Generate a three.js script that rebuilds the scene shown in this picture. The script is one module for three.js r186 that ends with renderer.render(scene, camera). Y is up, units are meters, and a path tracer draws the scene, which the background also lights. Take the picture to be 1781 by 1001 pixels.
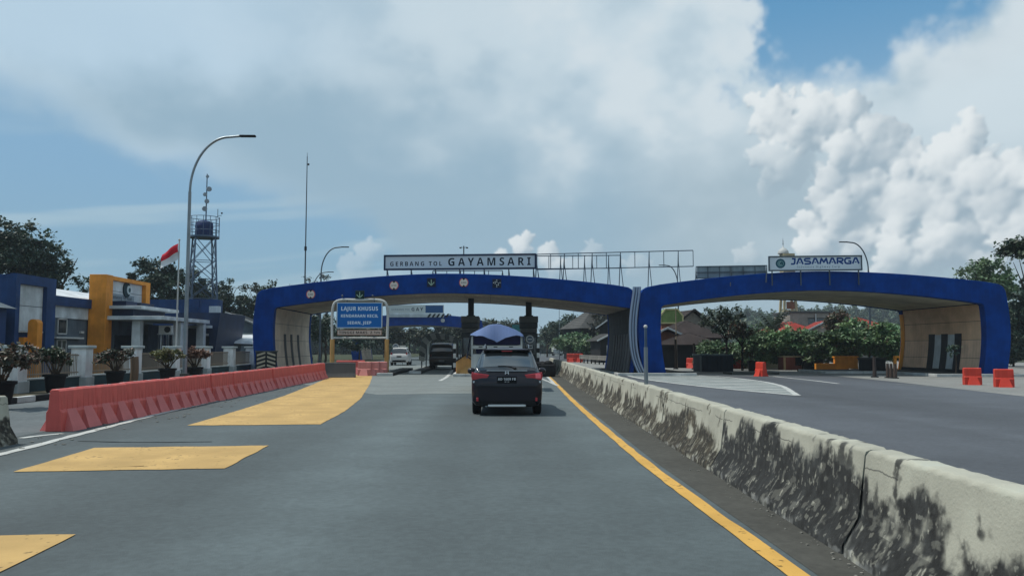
import * as THREE from 'three';
import { RoundedBoxGeometry } from 'three/addons/geometries/RoundedBoxGeometry.js';

// ---------------------------------------------------------------- camera, sun, exposure
const F = 1425, HZ = 605, VX = 850, EYE = 1.65;              // focal length and horizon of the photograph (in its pixels), eye height in metres
const scene = new THREE.Scene();
const camera = new THREE.PerspectiveCamera(2 * Math.atan(500.5 / F) * 180 / Math.PI, 1781 / 1001, 0.2, 6000);
const pitch = Math.atan((HZ - 500.5) / F), yaw = Math.atan((890.5 - VX) * Math.cos(pitch) / F);
camera.position.set(0, EYE, 0); camera.rotation.order = 'YXZ'; camera.rotation.set(pitch, -yaw, 0);
camera.updateMatrixWorld(true);
const renderer = new THREE.WebGLRenderer({ antialias: true });
renderer.toneMapping = THREE.LinearToneMapping; renderer.toneMappingExposure = 1.0;
renderer.shadowMap.enabled = true;
const SUN = new THREE.Vector3(-0.47, 0.87, -0.09).normalize();
const sun = new THREE.DirectionalLight(new THREE.Color(1, 0.95, 0.86), 3.8);
sun.position.copy(SUN).multiplyScalar(200).add(new THREE.Vector3(0, 0, -60)); sun.target.position.set(0, 0, -60);
sun.castShadow = true; sun.shadow.radius = 1; sun.shadow.mapSize.set(4096, 4096);
Object.assign(sun.shadow.camera, { left: -90, right: 90, top: 90, bottom: -90, near: 1, far: 500 });
scene.add(sun, sun.target);

// ---------------------------------------------------------------- random numbers and noise
function rng(seed) { let a = seed >>> 0; return () => { a = (a + 0x6D2B79F5) | 0; let t = Math.imul(a ^ (a >>> 15), 1 | a); t = (t + Math.imul(t ^ (t >>> 7), 61 | t)) ^ t; return ((t ^ (t >>> 14)) >>> 0) / 4294967296; }; }
const PERM = new Uint8Array(512); { const r = rng(77), p = [...Array(256).keys()]; for (let i = 255; i > 0; i--) { const j = Math.floor(r() * (i + 1)); [p[i], p[j]] = [p[j], p[i]]; } for (let i = 0; i < 512; i++) PERM[i] = p[i & 255]; }
const VAL = new Float32Array(256); { const r = rng(5); for (let i = 0; i < 256; i++) VAL[i] = r() * 2 - 1; }
const fade = (t) => t * t * t * (t * (t * 6 - 15) + 10);
function n2(x, y, wrap = 0) {                                 // value noise, -1..1; wrap: period in cells
  let xi = Math.floor(x), yi = Math.floor(y); const fx = fade(x - xi), fy = fade(y - yi);
  let x1 = xi + 1, y1 = yi + 1;
  if (wrap) { const w = (k) => ((k % wrap) + wrap) % wrap; xi = w(xi); x1 = w(x1); yi = w(yi); y1 = w(y1); }
  const h = (a, b) => VAL[PERM[PERM[a & 255] + (b & 255)]];
  const a = h(xi, yi), b = h(x1, yi), c = h(xi, y1), d = h(x1, y1);
  return a + (b - a) * fx + (c + (d - c) * fx - a - (b - a) * fx) * fy;
}
function fbm(x, y, o = 4, wrap = 0) { let s = 0, a = 0.5, f = 1; for (let i = 0; i < o; i++) { s += a * n2(x * f + i * 17, y * f + i * 31, wrap ? wrap * f : 0); a *= 0.5; f *= 2; } return s; }
const clamp = (x, a = 0, b = 1) => Math.min(b, Math.max(a, x));
const ss = (a, b, x) => { const t = clamp((x - a) / (b - a)); return t * t * (3 - 2 * t); };
const lerp = (a, b, t) => a + (b - a) * t;
const lin1 = (v) => { v /= 255; return v <= 0.04045 ? v / 12.92 : ((v + 0.055) / 1.055) ** 2.4; };
const L3 = (r, g, b) => [lin1(r), lin1(g), lin1(b)];

// ---------------------------------------------------------------- sky: blue air, a high grey sheet, heaped clouds; azimuth a (right of the road) and elevation e in degrees
{
  const W = 4096, H = 2048, data = new Float32Array(W * H * 4), D2 = 360 / W;
  const CH = Math.round(30 / D2), cz = new Float32Array(W * CH).fill(-1e9), cs = new Float32Array(W * CH), ca = new Float32Array(W * CH);
  const r = rng(41), Ls = new THREE.Vector3(-0.62, 0.70, 0.36).normalize();
  function puff(a, e, z, rad, soft) {
    const k = 1 / Math.cos(e * Math.PI / 180), x0 = Math.floor((a - rad * 1.2 * k) / D2), x1 = Math.ceil((a + rad * 1.2 * k) / D2), y0 = Math.max(0, Math.floor((e - rad * 1.2) / D2)), y1 = Math.min(CH - 1, Math.ceil((e + rad * 1.2) / D2));
    for (let y = y0; y <= y1; y++) for (let x = x0; x <= x1; x++) {
      const A = x * D2, E = y * D2, i = y * W + ((x % W) + W) % W, dx = (A - a) / k / rad, dy = (E - e) / rad, d0 = dx * dx + dy * dy; if (d0 > 1.5) continue;
      const d = Math.sqrt(d0) * (1 + WN[i]); if (d > 1) continue;
      const zz = z + rad * Math.sqrt(1 - d * d); if (zz > cz[i]) cz[i] = zz; ca[i] = Math.max(ca[i], soft * ss(1, 0.72, d));
    }
  }
  const WN = new Float32Array(W * CH); for (let y = 0; y < CH; y++) for (let x = 0; x < W; x++) { const A = x * D2, E = y * D2; WN[y * W + x] = 0.50 * fbm(A * 0.9 + 9, E * 0.9, 5) + 0.30 * fbm(A * 2.6, E * 2.6, 4); }
  function heap(a, e, rad, soft = 1, seed = 1, n = 16, flat = 0.25) {
    const q = rng(seed); puff(a, e, 0, rad * 0.9, soft);
    for (let i = 0; i < n; i++) {
      const t = q() * Math.PI * 2, s = Math.sqrt(q()) * 0.95, x = a + Math.cos(t) * s * rad, y = e + Math.sin(t) * s * rad * (Math.sin(t) < 0 ? flat + 0.5 : 1), z = rad * Math.sqrt(Math.max(0, 1 - s * s)) * 0.8, r2 = rad * (0.16 + 0.40 * q() * q());
      puff(x, y, z, r2, soft); const m = 3 + Math.floor(q() * 9);
      for (let j = 0; j < m; j++) { const t2 = q() * Math.PI * 2, s2 = Math.sqrt(q()), x2 = x + Math.cos(t2) * s2 * r2, y2 = y + Math.sin(t2) * s2 * r2, z2 = z + r2 * Math.sqrt(Math.max(0, 1 - s2 * s2)) * 0.8; puff(x2, y2, z2, r2 * (0.18 + 0.42 * q() * q()), soft); }
    }
  }
  // the towering heap on the right, from its top down, and the small ones on the horizon
  heap(19.8, 15.2, 2.0, 0.95, 1); heap(22.6, 14.6, 2.4, 0.95, 2); heap(20.6, 12.4, 2.2, 0.6, 17); heap(25.6, 12.3, 2.6, 1, 3); heap(24.2, 9.6, 2.4, 1, 4); heap(27.6, 9.4, 2.9, 1, 5); heap(24.6, 7.2, 2.1, 1, 6); heap(31.0, 10.4, 3.1, 1, 7);
  heap(30.2, 7.0, 2.6, 1, 8); heap(34.5, 8.0, 3.4, 1, 9); heap(21.9, 8.2, 1.1, 1, 10); heap(22.2, 6.4, 1.4, 1, 11); heap(27, 5.4, 2.2, 0.9, 12); heap(33, 4.8, 2.6, 0.9, 13); heap(38, 9, 4, 0.9, 14);
  heap(2.4, 6.9, 0.95, 0.9, 21); heap(4.2, 6.4, 1.0, 0.8, 22); heap(0.9, 6.3, 0.7, 0.8, 23); heap(7.3, 6.6, 0.9, 0.3, 24); heap(10.5, 5.6, 1.2, 0.25, 29); heap(6, 5.2, 1.6, 0.4, 30); heap(-8.2, 6.6, 1.0, 0.32, 26); heap(-9, 5.2, 1.4, 0.28, 27); heap(18, 6.0, 1.0, 0.35, 28); heap(19.4, 10.6, 0.9, 0.4, 31);
  for (let i = 0; i < 46; i++) { const a = 52 + i * 6 + r() * 4, tall = r() < 0.3; heap(a, tall ? 7 + 3 * r() : 4.5 + 2 * r(), tall ? 3 + r() : 1.2 + 1.4 * r(), 0.9, 100 + i, 10); if (tall) heap(a + 2, 11 + 3 * r(), 2.2, 0.9, 200 + i, 10); }
  {
    const S0 = new Float32Array(W * CH); for (let i = 0; i < W * CH; i++) S0[i] = cz[i] < -1e8 ? -0.6 : cz[i];
    const blur = (src, R) => { const t = new Float32Array(W * CH), o = new Float32Array(W * CH), n = 2 * R + 1; for (let y = 0; y < CH; y++) { let s = 0; for (let x = -R; x <= R; x++) s += src[y * W + ((x + W) % W)]; for (let x = 0; x < W; x++) { t[y * W + x] = s / n; s += src[y * W + (x + R + 1) % W] - src[y * W + (x - R + W) % W]; } } for (let x = 0; x < W; x++) { let s = 0; const at = (y) => t[clamp(y, 0, CH - 1) * W + x]; for (let y = -R; y <= R; y++) s += at(y); for (let y = 0; y < CH; y++) { o[y * W + x] = s / n; s += at(y + R + 1) - at(y - R); } } return o; };
    const A0 = blur(S0, 1), A1 = blur(blur(S0, 4), 4), A2 = blur(blur(S0, 11), 11), d2 = 2 * D2;
    for (let y = 1; y < CH - 1; y++) for (let x = 0; x < W; x++) { const i = y * W + x, l = y * W + (x + W - 1) % W, g = y * W + (x + 1) % W; const gx = (f) => (f[g] - f[l]) / d2, gy = (f) => (f[i + W] - f[i - W]) / d2, nx = -(0.22 * gx(A0) + 0.45 * gx(A1) + 0.55 * gx(A2)), ny = -(0.22 * gy(A0) + 0.45 * gy(A1) + 0.55 * gy(A2)), m = Math.sqrt(nx * nx + ny * ny + 1); const occ = clamp((A2[i] - A0[i]) * 0.22 + 0.5 * clamp(A1[i] - A0[i]), 0, 0.35); cs[i] = 0.5 + 0.5 * (nx * Ls.x + ny * Ls.y + Ls.z) / m - occ * 0.7; }
  }
  const blueLow = L3(141, 176, 196), blueMid = L3(134, 174, 205), blueHigh = L3(96, 151, 193), grey = L3(152, 180, 198), greyR = L3(164, 185, 197), white = L3(206, 221, 229), bright = L3(228, 234, 236), haze = L3(152, 179, 193), cuShade = L3(156, 176, 190), cuLit = L3(230, 236, 238);
  const mix = (A, B, t) => [lerp(A[0], B[0], t), lerp(A[1], B[1], t), lerp(A[2], B[2], t)];
  for (let j = 0; j < H; j++) {
    const e = ((j + 0.5) / H - 0.5) * 180;
    for (let i = 0; i < W; i++) {
      const k = (j * W + i) * 4;
      if (e < -0.2) { data[k] = 0.13; data[k + 1] = 0.14; data[k + 2] = 0.13; data[k + 3] = 1; continue; }
      let a = ((i + 0.5) / W - 0.5) * 360 + 90; if (a > 180) a -= 360;         // direction (cos, sin) of x, z turned to degrees right of -z
      // noise on a cylinder that closes behind the camera
      const near = Math.abs(a) < 45, ar = a * Math.PI / 180, X = near ? a : 57.3 * Math.sin(ar) + (Math.abs(a) > 90 ? 300 : 0), Y = near ? e : e + 57.3 * (1 - Math.cos(ar)) * 0.3;
      const o = near && e < 30 ? 5 : 3, w1 = fbm(X * 0.09, Y * 0.16, o), w2 = fbm(X * 0.22 + 50, Y * 0.3 + 9, o), w3 = fbm(X * 0.05 + w1 * 0.9 + 80, Y * 0.13 + 40, 3);
      let c = mix(blueLow, blueMid, ss(2, 13, e)); c = mix(c, blueHigh, ss(13, 24, e));
      // thin streaks low on the left
      const streak = e < 16 ? ss(0.02, 0.4, fbm(X * 0.06 + 3, Y * 0.55 - X * 0.06, 4)) : 0; c = mix(c, L3(176, 200, 212), 0.55 * streak * ss(16, 9, e));
      // the high sheet: everything right of and above a line falling from upper left
      const edge = 14.6 - (a + 31) * 0.30 + 1.6 * w2, aboveLeft = ss(edge - 0.8, edge + 2.4, e + (a > -8 ? (a + 8) * 1.2 : 0));
      const rag = near && e < 40 ? fbm(X * 0.5 + 20, Y * 0.5 + 70, 5) : 0, hole = ss(16.9 + 3.2 * rag, 18.8 + 2.2 * rag, a) * ss(16.2 + 1.8 * rag, 17.4 + 1.8 * rag, e) * ss(-0.6, 2.6, e - (16.4 + Math.max(0, a - 26) * 0.5 + 3 * rag));
      let sheet = aboveLeft * (1 - hole);
      if (!near) { const t = ss(45, 75, Math.abs(a)); sheet = lerp(sheet, ss(-0.3, 0.15, w3 + 0.04), t); }
      if (e > 24) sheet = lerp(sheet, ss(-0.22, 0.22, w3), ss(26, 45, e));
      let wht = clamp(ss(9, 23, e + 0.26 * (a + 2) * ss(30, 12, a) + 4.5 * w2 + 5 * w1) * 0.9);
      let sc = mix(grey, greyR, ss(6, 16, a)); sc = mix(sc, white, wht); sc = mix(sc, bright, 0.5 * ss(24, 50, e)); const bp = ss(0.02, 0.55, w2 + 0.5 * w1 + 0.02 * (a - 4) * ss(12, 16, e)); sc = mix(sc, bright, 0.4 * bp * ss(9, 16, e) * ss(-6, 8, a)); sc = mix(sc, grey, 0.3 * ss(0.0, 0.5, -w2 - 0.6 * w1) * ss(14, 18, e));
      sc = mix(sc, L3(190, 214, 231), 0.85 * ss(-2, -24, a) * ss(14.5, 19, e + 2 * w2 - 0.12 * (a + 25)) * (near ? 1 : 0.4));
      const rim = ss(edge - 0.6, edge + 0.8, e) * ss(edge + 3.4, edge + 0.9, e) * ss(-9, -20, a); sc = mix(sc, L3(200, 219, 231), 0.8 * rim * (0.7 + 0.6 * w1));
      c = mix(c, sc, 0.94 * sheet);
      // right bank behind the heap
      const bank = ss(20, 25, a) * ss(18.5 + 2 * w2, 15.5 + 2 * w2, e) * (near ? 1 : ss(60, 45, Math.abs(a))); c = mix(c, mix(white, greyR, ss(13, 7, e)), 0.75 * bank);
      c = mix(c, haze, 0.6 * ss(6, 0, e));
      if (e < 29.5) { const y = Math.floor(e / D2), x = ((Math.round(a / D2) % W) + W) % W, q = y * W + x, al = ca[q] * ss(1.0, 6.5, e); if (al > 0) { const l = clamp(cs[q] + 0.22 * w2 + 0.1 * fbm(X * 1.4, Y * 1.4, 3)); c = mix(c, mix(cuShade, cuLit, ss(0.30, 0.98, l)), al * 0.92); } }
      // unseen upper sky brightened towards the sun, as by thin cloud, to lift shade
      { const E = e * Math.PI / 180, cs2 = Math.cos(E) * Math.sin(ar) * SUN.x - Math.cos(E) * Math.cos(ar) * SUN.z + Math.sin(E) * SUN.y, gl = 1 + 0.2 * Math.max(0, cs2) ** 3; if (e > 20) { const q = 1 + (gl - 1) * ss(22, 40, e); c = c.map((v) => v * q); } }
      data[k] = c[0]; data[k + 1] = c[1]; data[k + 2] = c[2]; data[k + 3] = 1;
    }
  }
  const t = new THREE.DataTexture(data, W, H, THREE.RGBAFormat, THREE.FloatType);
  t.mapping = THREE.EquirectangularReflectionMapping; t.magFilter = t.minFilter = THREE.LinearFilter; t.needsUpdate = true;
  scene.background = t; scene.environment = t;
}

// ---------------------------------------------------------------- helpers: points, geometry, naming
const V = (x, y, z) => new THREE.Vector3(x, y, z);
function ray(px, py) { return V(((px - 890.5) / 890.5) * camera.aspect * Math.tan(camera.fov * Math.PI / 360), ((500.5 - py) / 500.5) * Math.tan(camera.fov * Math.PI / 360), -1).applyQuaternion(camera.quaternion); }
function at(px, py, d) { const r = ray(px, py); return r.multiplyScalar(d / -r.z).add(camera.position); }             // the point seen at a pixel, d metres down the road
function gd(px, py, y = 0) { const r = ray(px, py); return r.multiplyScalar((y - EYE) / r.y).add(camera.position); }  // the point of the ground seen at a pixel

class MB {
  constructor() { this.p = []; this.n = []; this.u = []; this.c = []; this.col = null; this.useCol = false; }
  color(c) { this.col = c; this.useCol = true; return this; }
  vert(x, y, z, nx, ny, nz, u, v) { this.p.push(x, y, z); this.n.push(nx, ny, nz); this.u.push(u, v); const c = this.col; c ? this.c.push(c[0], c[1], c[2]) : this.c.push(1, 1, 1); }
  add(geo, m, keepUV = false) {
    const g = geo.index ? geo.toNonIndexed() : geo.clone(); if (m) g.applyMatrix4(m);
    const P = g.attributes.position, N = g.attributes.normal, U = g.attributes.uv;
    for (let i = 0; i < P.count; i++) {
      const x = P.getX(i), y = P.getY(i), z = P.getZ(i), nx = N.getX(i), ny = N.getY(i), nz = N.getZ(i); let u, v;
      if (keepUV && U) { u = U.getX(i); v = U.getY(i); }
      else { const ax = Math.abs(nx), ay = Math.abs(ny), az = Math.abs(nz); if (ay > ax && ay > az) { u = x; v = z; } else if (ax > az) { u = z; v = y; } else { u = x; v = y; } }
      this.vert(x, y, z, nx, ny, nz, u, v);
    }
    return this;
  }
  box(w, h, d, x, y, z, ry = 0, bev = 0) {                     // y is the bottom
    const g = bev ? new RoundedBoxGeometry(w, h, d, 1, bev) : new THREE.BoxGeometry(w, h, d);
    return this.add(g, new THREE.Matrix4().makeRotationY(ry).setPosition(x, y + h / 2, z));
  }
  cyl(r0, r1, a, b, seg = 10, open = false) {
    const d = b.clone().sub(a), L = d.length(), g = new THREE.CylinderGeometry(r1, r0, L, seg, 1, open);
    const q = new THREE.Quaternion().setFromUnitVectors(V(0, 1, 0), d.normalize());
    return this.add(g, new THREE.Matrix4().compose(a.clone().add(b).multiplyScalar(0.5), q, V(1, 1, 1)));
  }
  bar(t, a, b, t2 = t) {                                       // square bar between two points
    const d = b.clone().sub(a), L = d.length(), q = new THREE.Quaternion().setFromUnitVectors(V(0, 1, 0), d.normalize());
    return this.add(new THREE.BoxGeometry(t, L, t2), new THREE.Matrix4().compose(a.clone().add(b).multiplyScalar(0.5), q, V(1, 1, 1)));
  }
  tube(pts, r, seg = 20, rad = 8) { return this.add(new THREE.TubeGeometry(new THREE.CatmullRomCurve3(pts), seg, r, rad)); }
  ball(r, x, y, z, sx = 1, sy = 1, sz = 1, seg = 10) { return this.add(new THREE.SphereGeometry(r, seg, Math.ceil(seg * 0.7)), new THREE.Matrix4().makeScale(sx, sy, sz).setPosition(x, y, z)); }
  tri(a, b, c) { const n = b.clone().sub(a).cross(c.clone().sub(a)).normalize(); for (const q of [a, b, c]) { const ax = Math.abs(n.x), ay = Math.abs(n.y), az = Math.abs(n.z); const [u, v] = ay > ax && ay > az ? [q.x, q.z] : ax > az ? [q.z, q.y] : [q.x, q.y]; this.vert(q.x, q.y, q.z, n.x, n.y, n.z, u, v); } return this; }
  quad(a, b, c, d) { return this.tri(a, b, c).tri(a, c, d); }
  hexa(b, t) {                                                  // a solid between two loops of corners (bottom, top), both counter-clockwise seen from outside the top
    const n = b.length; for (let i = 0; i < n; i++) { const j = (i + 1) % n; this.quad(b[i], b[j], t[j], t[i]); }
    for (let i = 1; i < n - 1; i++) { this.tri(t[0], t[i], t[i + 1]); this.tri(b[0], b[i + 1], b[i]); } return this;
  }
  flat(pts, y) {                                                // a polygon lying on the ground, points in x, z
    const sh = new THREE.Shape(pts.map((p) => new THREE.Vector2(p.x, -p.z))); const g = new THREE.ShapeGeometry(sh);
    return this.add(g, new THREE.Matrix4().makeRotationX(-Math.PI / 2).setPosition(0, y, 0));
  }
  geo() {
    const g = new THREE.BufferGeometry(); g.setAttribute('position', new THREE.Float32BufferAttribute(this.p, 3)); g.setAttribute('normal', new THREE.Float32BufferAttribute(this.n, 3)); g.setAttribute('uv', new THREE.Float32BufferAttribute(this.u, 2));
    if (this.useCol) g.setAttribute('color', new THREE.Float32BufferAttribute(this.c, 3)); return g;
  }
  build(name, mat, parent, label) { return mesh(name, this.geo(), mat, parent, label); }
}
const used = {};
function numbered(name) { used[name] = (used[name] ?? -1) + 1; return used[name] ? name + '_' + String(used[name]).padStart(3, '0') : name; }
function mesh(name, geo, mat, parent, label) {
  const m = new THREE.Mesh(geo, mat); m.castShadow = m.receiveShadow = true;
  if (parent) { m.name = name; parent.add(m); } else { m.name = numbered(name); scene.add(m); }
  if (label) m.userData.label = label; return m;
}
function tag(o, label, category, group, kind) { o.userData = { label, category }; if (group) o.userData.group = group; if (kind) o.userData.kind = kind; return o; }
function struct(o) { o.userData.kind = 'structure'; return o; }
function thing(name, label, category, pos = [0, 0, 0], turn = 0, group) { const o = new THREE.Group(); o.name = numbered(name); scene.add(o); o.position.set(...(pos.isVector3 ? pos.toArray() : pos)); o.rotation.y = turn; return tag(o, label, category, group); }
function dup(src, name, label, pos, turn = 0, scale = 1) {
  const o = src.clone(); o.name = numbered(name); scene.add(o); o.position.set(...(pos.isVector3 ? pos.toArray() : pos)); o.rotation.y = turn; o.scale.multiplyScalar(scale); o.userData = { ...src.userData, label }; return o;
}
const ORD = ['first', 'second', 'third', 'fourth', 'fifth', 'sixth', 'seventh', 'eighth', 'ninth', 'tenth', 'eleventh', 'twelfth', 'thirteenth', 'fourteenth', 'fifteenth', 'sixteenth'];

// ---------------------------------------------------------------- textures and materials
function tex(w, h, fn, srgb = true, rx = 1, ry = 1) {
  const d = new Uint8Array(w * h * 4);
  for (let j = 0; j < h; j++) for (let i = 0; i < w; i++) { const c = fn(i / w, j / h), k = (j * w + i) * 4; if (typeof c === 'number') { d[k] = d[k + 1] = d[k + 2] = clamp(c) * 255; } else for (let q = 0; q < 3; q++) d[k + q] = clamp(c[q]) * 255; d[k + 3] = 255; }
  const t = new THREE.DataTexture(d, w, h); t.wrapS = t.wrapT = THREE.RepeatWrapping; t.magFilter = THREE.LinearFilter; t.minFilter = THREE.LinearMipmapLinearFilter; t.generateMipmaps = true; if (srgb) t.colorSpace = THREE.SRGBColorSpace; t.repeat.set(rx, ry); t.needsUpdate = true; return t;
}
const hash = (x, y) => { const s = Math.sin(x * 127.1 + y * 311.7) * 43758.5453; return s - Math.floor(s); };
// weathering: blotches, specks and runs, near white, 4 m a tile
const T_wear = tex(512, 512, (u, v) => { const b = fbm(u * 6, v * 6, 5, 6), s = fbm(u * 48, v * 4, 3, 4) , k = hash(Math.floor(u * 512), Math.floor(v * 512)); return 0.90 + 0.16 * b + 0.05 * s + (k > 0.985 ? -0.12 : 0) + 0.03 * (k - 0.5); }, true, 0.25, 0.25);
const T_bump = tex(256, 256, (u, v) => 0.5 + 0.35 * fbm(u * 32, v * 32, 3, 32), false, 1, 1);
const T_panel = tex(512, 512, (u, v) => { const b = fbm(u * 5, v * 5, 4, 5), s = fbm(u * 40, v * 3, 3, 3), st = ss(0.18, 0.4, fbm(u * 24 + 5, v * 2.0, 4, 2) + 0.25 * b); const g = 0.9 + 0.14 * b + 0.06 * s - 0.22 * st; return [g, g * 0.985, g * 0.96]; }, true, 0.25, 0.25);
const T_asph = tex(1024, 1024, (u, v) => { const g = hash(Math.floor(u * 1024), Math.floor(v * 1024)), b = fbm(u * 64, v * 64, 3, 64), l = fbm(u * 4, v * 4, 3, 4); return 0.82 + 0.10 * (g - 0.5) + 0.08 * b + 0.07 * l + (g > 0.996 ? 0.12 : 0); }, true, 0.25, 0.25);
const T_asphB = tex(512, 512, (u, v) => 0.5 + 0.5 * (hash(Math.floor(u * 512), Math.floor(v * 512)) - 0.5) + 0.3 * fbm(u * 128, v * 128, 2, 128), false, 0.5, 0.5);
const T_paint = tex(1024, 1024, (u, v) => { const b = fbm(u * 6, v * 6, 5, 6), f = fbm(u * 60, v * 60, 3, 60), worn = 0.7 * ss(0.40, 0.54, f + 0.40 * b), k = hash(Math.floor(u * 1024), Math.floor(v * 1024)); const g = 0.93 + 0.12 * b + 0.05 * (k - 0.5); return [lerp(g, 0.5, worn), lerp(g, 0.52, worn), lerp(g, 0.58, worn)]; }, true, 0.25, 0.25);
const mat = (r, g, b, o = {}) => new THREE.MeshPhysicalMaterial({ color: new THREE.Color().setRGB(...L3(r, g, b)), roughness: 0.7, specularIntensity: o.metalness ? 1 : 0.35, side: THREE.DoubleSide, ...o });
const worn = (r, g, b, o = {}) => mat(r, g, b, { map: T_wear, ...o });
const M = {
  asphalt: new THREE.MeshStandardMaterial({ color: 0xffffff, vertexColors: true, map: T_asph, bumpMap: T_asphB, bumpScale: 0.004, roughness: 0.88 }),
  strip: mat(88, 88, 83, { map: T_asph, roughness: 0.95 }),
  earth: mat(64, 70, 48, { map: T_wear, roughness: 1 }),
  yellowPaint: mat(190, 157, 100, { map: T_paint, roughness: 0.75 }), yellowLine: mat(204, 160, 82, { map: T_paint, roughness: 0.75 }), whitePaint: mat(188, 190, 186, { map: T_paint, roughness: 0.75 }), palePaint: mat(140, 146, 144, { map: T_paint, roughness: 0.8 }),
  concrete: worn(150, 148, 140, { bumpMap: T_bump, bumpScale: 0.01, roughness: 0.9 }), concreteDark: worn(82, 84, 80, { roughness: 0.95 }),
  red: worn(230, 108, 100, { roughness: 0.55 }), redBright: worn(222, 74, 58, { roughness: 0.5 }), redFaded: worn(214, 140, 134, { roughness: 0.7 }),
  blue: worn(3, 63, 142, { roughness: 0.6, specularIntensity: 0.05 }), navy: worn(34, 52, 84, { roughness: 0.5 }), blueWall: worn(38, 70, 118, { roughness: 0.6 }), tube: mat(140, 154, 174, { metalness: 0.75, roughness: 0.32 }),
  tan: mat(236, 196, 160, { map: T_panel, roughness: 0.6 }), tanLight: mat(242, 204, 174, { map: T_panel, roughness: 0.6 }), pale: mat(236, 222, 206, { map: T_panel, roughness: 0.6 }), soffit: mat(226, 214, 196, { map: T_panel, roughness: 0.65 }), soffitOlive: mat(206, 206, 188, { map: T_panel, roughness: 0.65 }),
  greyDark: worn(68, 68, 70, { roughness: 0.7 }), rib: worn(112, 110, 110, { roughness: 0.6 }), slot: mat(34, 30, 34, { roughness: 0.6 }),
  white: worn(205, 208, 205, { roughness: 0.6 }), whitePillar: worn(238, 242, 242, { roughness: 0.75 }), plinth: worn(60, 82, 88, { roughness: 0.85 }), coping: worn(186, 198, 198), wallGrey: worn(212, 220, 222, { roughness: 0.8 }), wallGreyDark: worn(96, 108, 118, { roughness: 0.8 }), wallWarm: worn(150, 142, 132, { roughness: 0.85 }),
  orange: worn(232, 150, 54, { roughness: 0.6 }), ochre: worn(196, 152, 92, { roughness: 0.7 }), rust: worn(140, 92, 70, { roughness: 0.9 }), meshBar: mat(128, 118, 104, { roughness: 0.8 }),
  steel: mat(150, 160, 166, { metalness: 0.6, roughness: 0.42, map: T_wear }), steelDark: mat(86, 98, 108, { metalness: 0.5, roughness: 0.5, map: T_wear }), steelBlue: mat(84, 104, 128, { metalness: 0.4, roughness: 0.5, map: T_wear }), dark: worn(38, 40, 42, { roughness: 0.8 }), black: mat(20, 21, 23, { roughness: 0.75 }), booth: worn(66, 70, 72, { roughness: 0.7 }), boothBand: worn(94, 96, 94, { roughness: 0.6 }),
  rubber: mat(24, 24, 25, { roughness: 0.9 }), glassDark: new THREE.MeshPhysicalMaterial({ color: new THREE.Color().setRGB(0.02, 0.025, 0.03), roughness: 0.12, metalness: 0, clearcoat: 1, clearcoatRoughness: 0.05, side: THREE.DoubleSide }),
  tint: new THREE.MeshPhysicalMaterial({ color: new THREE.Color().setRGB(0.18, 0.20, 0.21), metalness: 0.8, roughness: 0.14, side: THREE.DoubleSide }),
  bark: worn(78, 66, 54, { roughness: 0.95 }), barkDark: worn(44, 38, 34, { roughness: 0.95 }),
  leaf: new THREE.MeshPhysicalMaterial({ color: 0xffffff, vertexColors: true, roughness: 0.5, specularIntensity: 0.5, transmission: 0.35, thickness: 0, side: THREE.DoubleSide }),
  roofWhite: worn(222, 226, 228, { roughness: 0.4 }), roofBrown: worn(62, 54, 52, { roughness: 0.9 }), roofRust: worn(150, 84, 62, { roughness: 0.9 }), roofRed: worn(158, 62, 52, { roughness: 0.85 }), roofGrey: worn(84, 84, 82, { roughness: 0.85 }), lime: worn(128, 150, 88, { roughness: 0.8 }),
  tarp: worn(98, 120, 164, { roughness: 0.65 }), tarpDark: worn(44, 46, 84, { roughness: 0.7 }),
};
function canvasTex(w, h, draw) { const c = document.createElement('canvas'); c.width = w; c.height = h; const g = c.getContext('2d'); draw(g, w, h); const t = new THREE.CanvasTexture(c); t.colorSpace = THREE.SRGBColorSpace; t.anisotropy = 8; return t; }
function printMat(t, o = {}) { return new THREE.MeshPhysicalMaterial({ map: t, roughness: 0.55, specularIntensity: 0.25, ...o }); }
function spaced(g, text, x, y, sp) { let cx = x; for (const ch of text) { g.fillText(ch, cx, y); cx += g.measureText(ch).width + sp; } return cx; }

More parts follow.
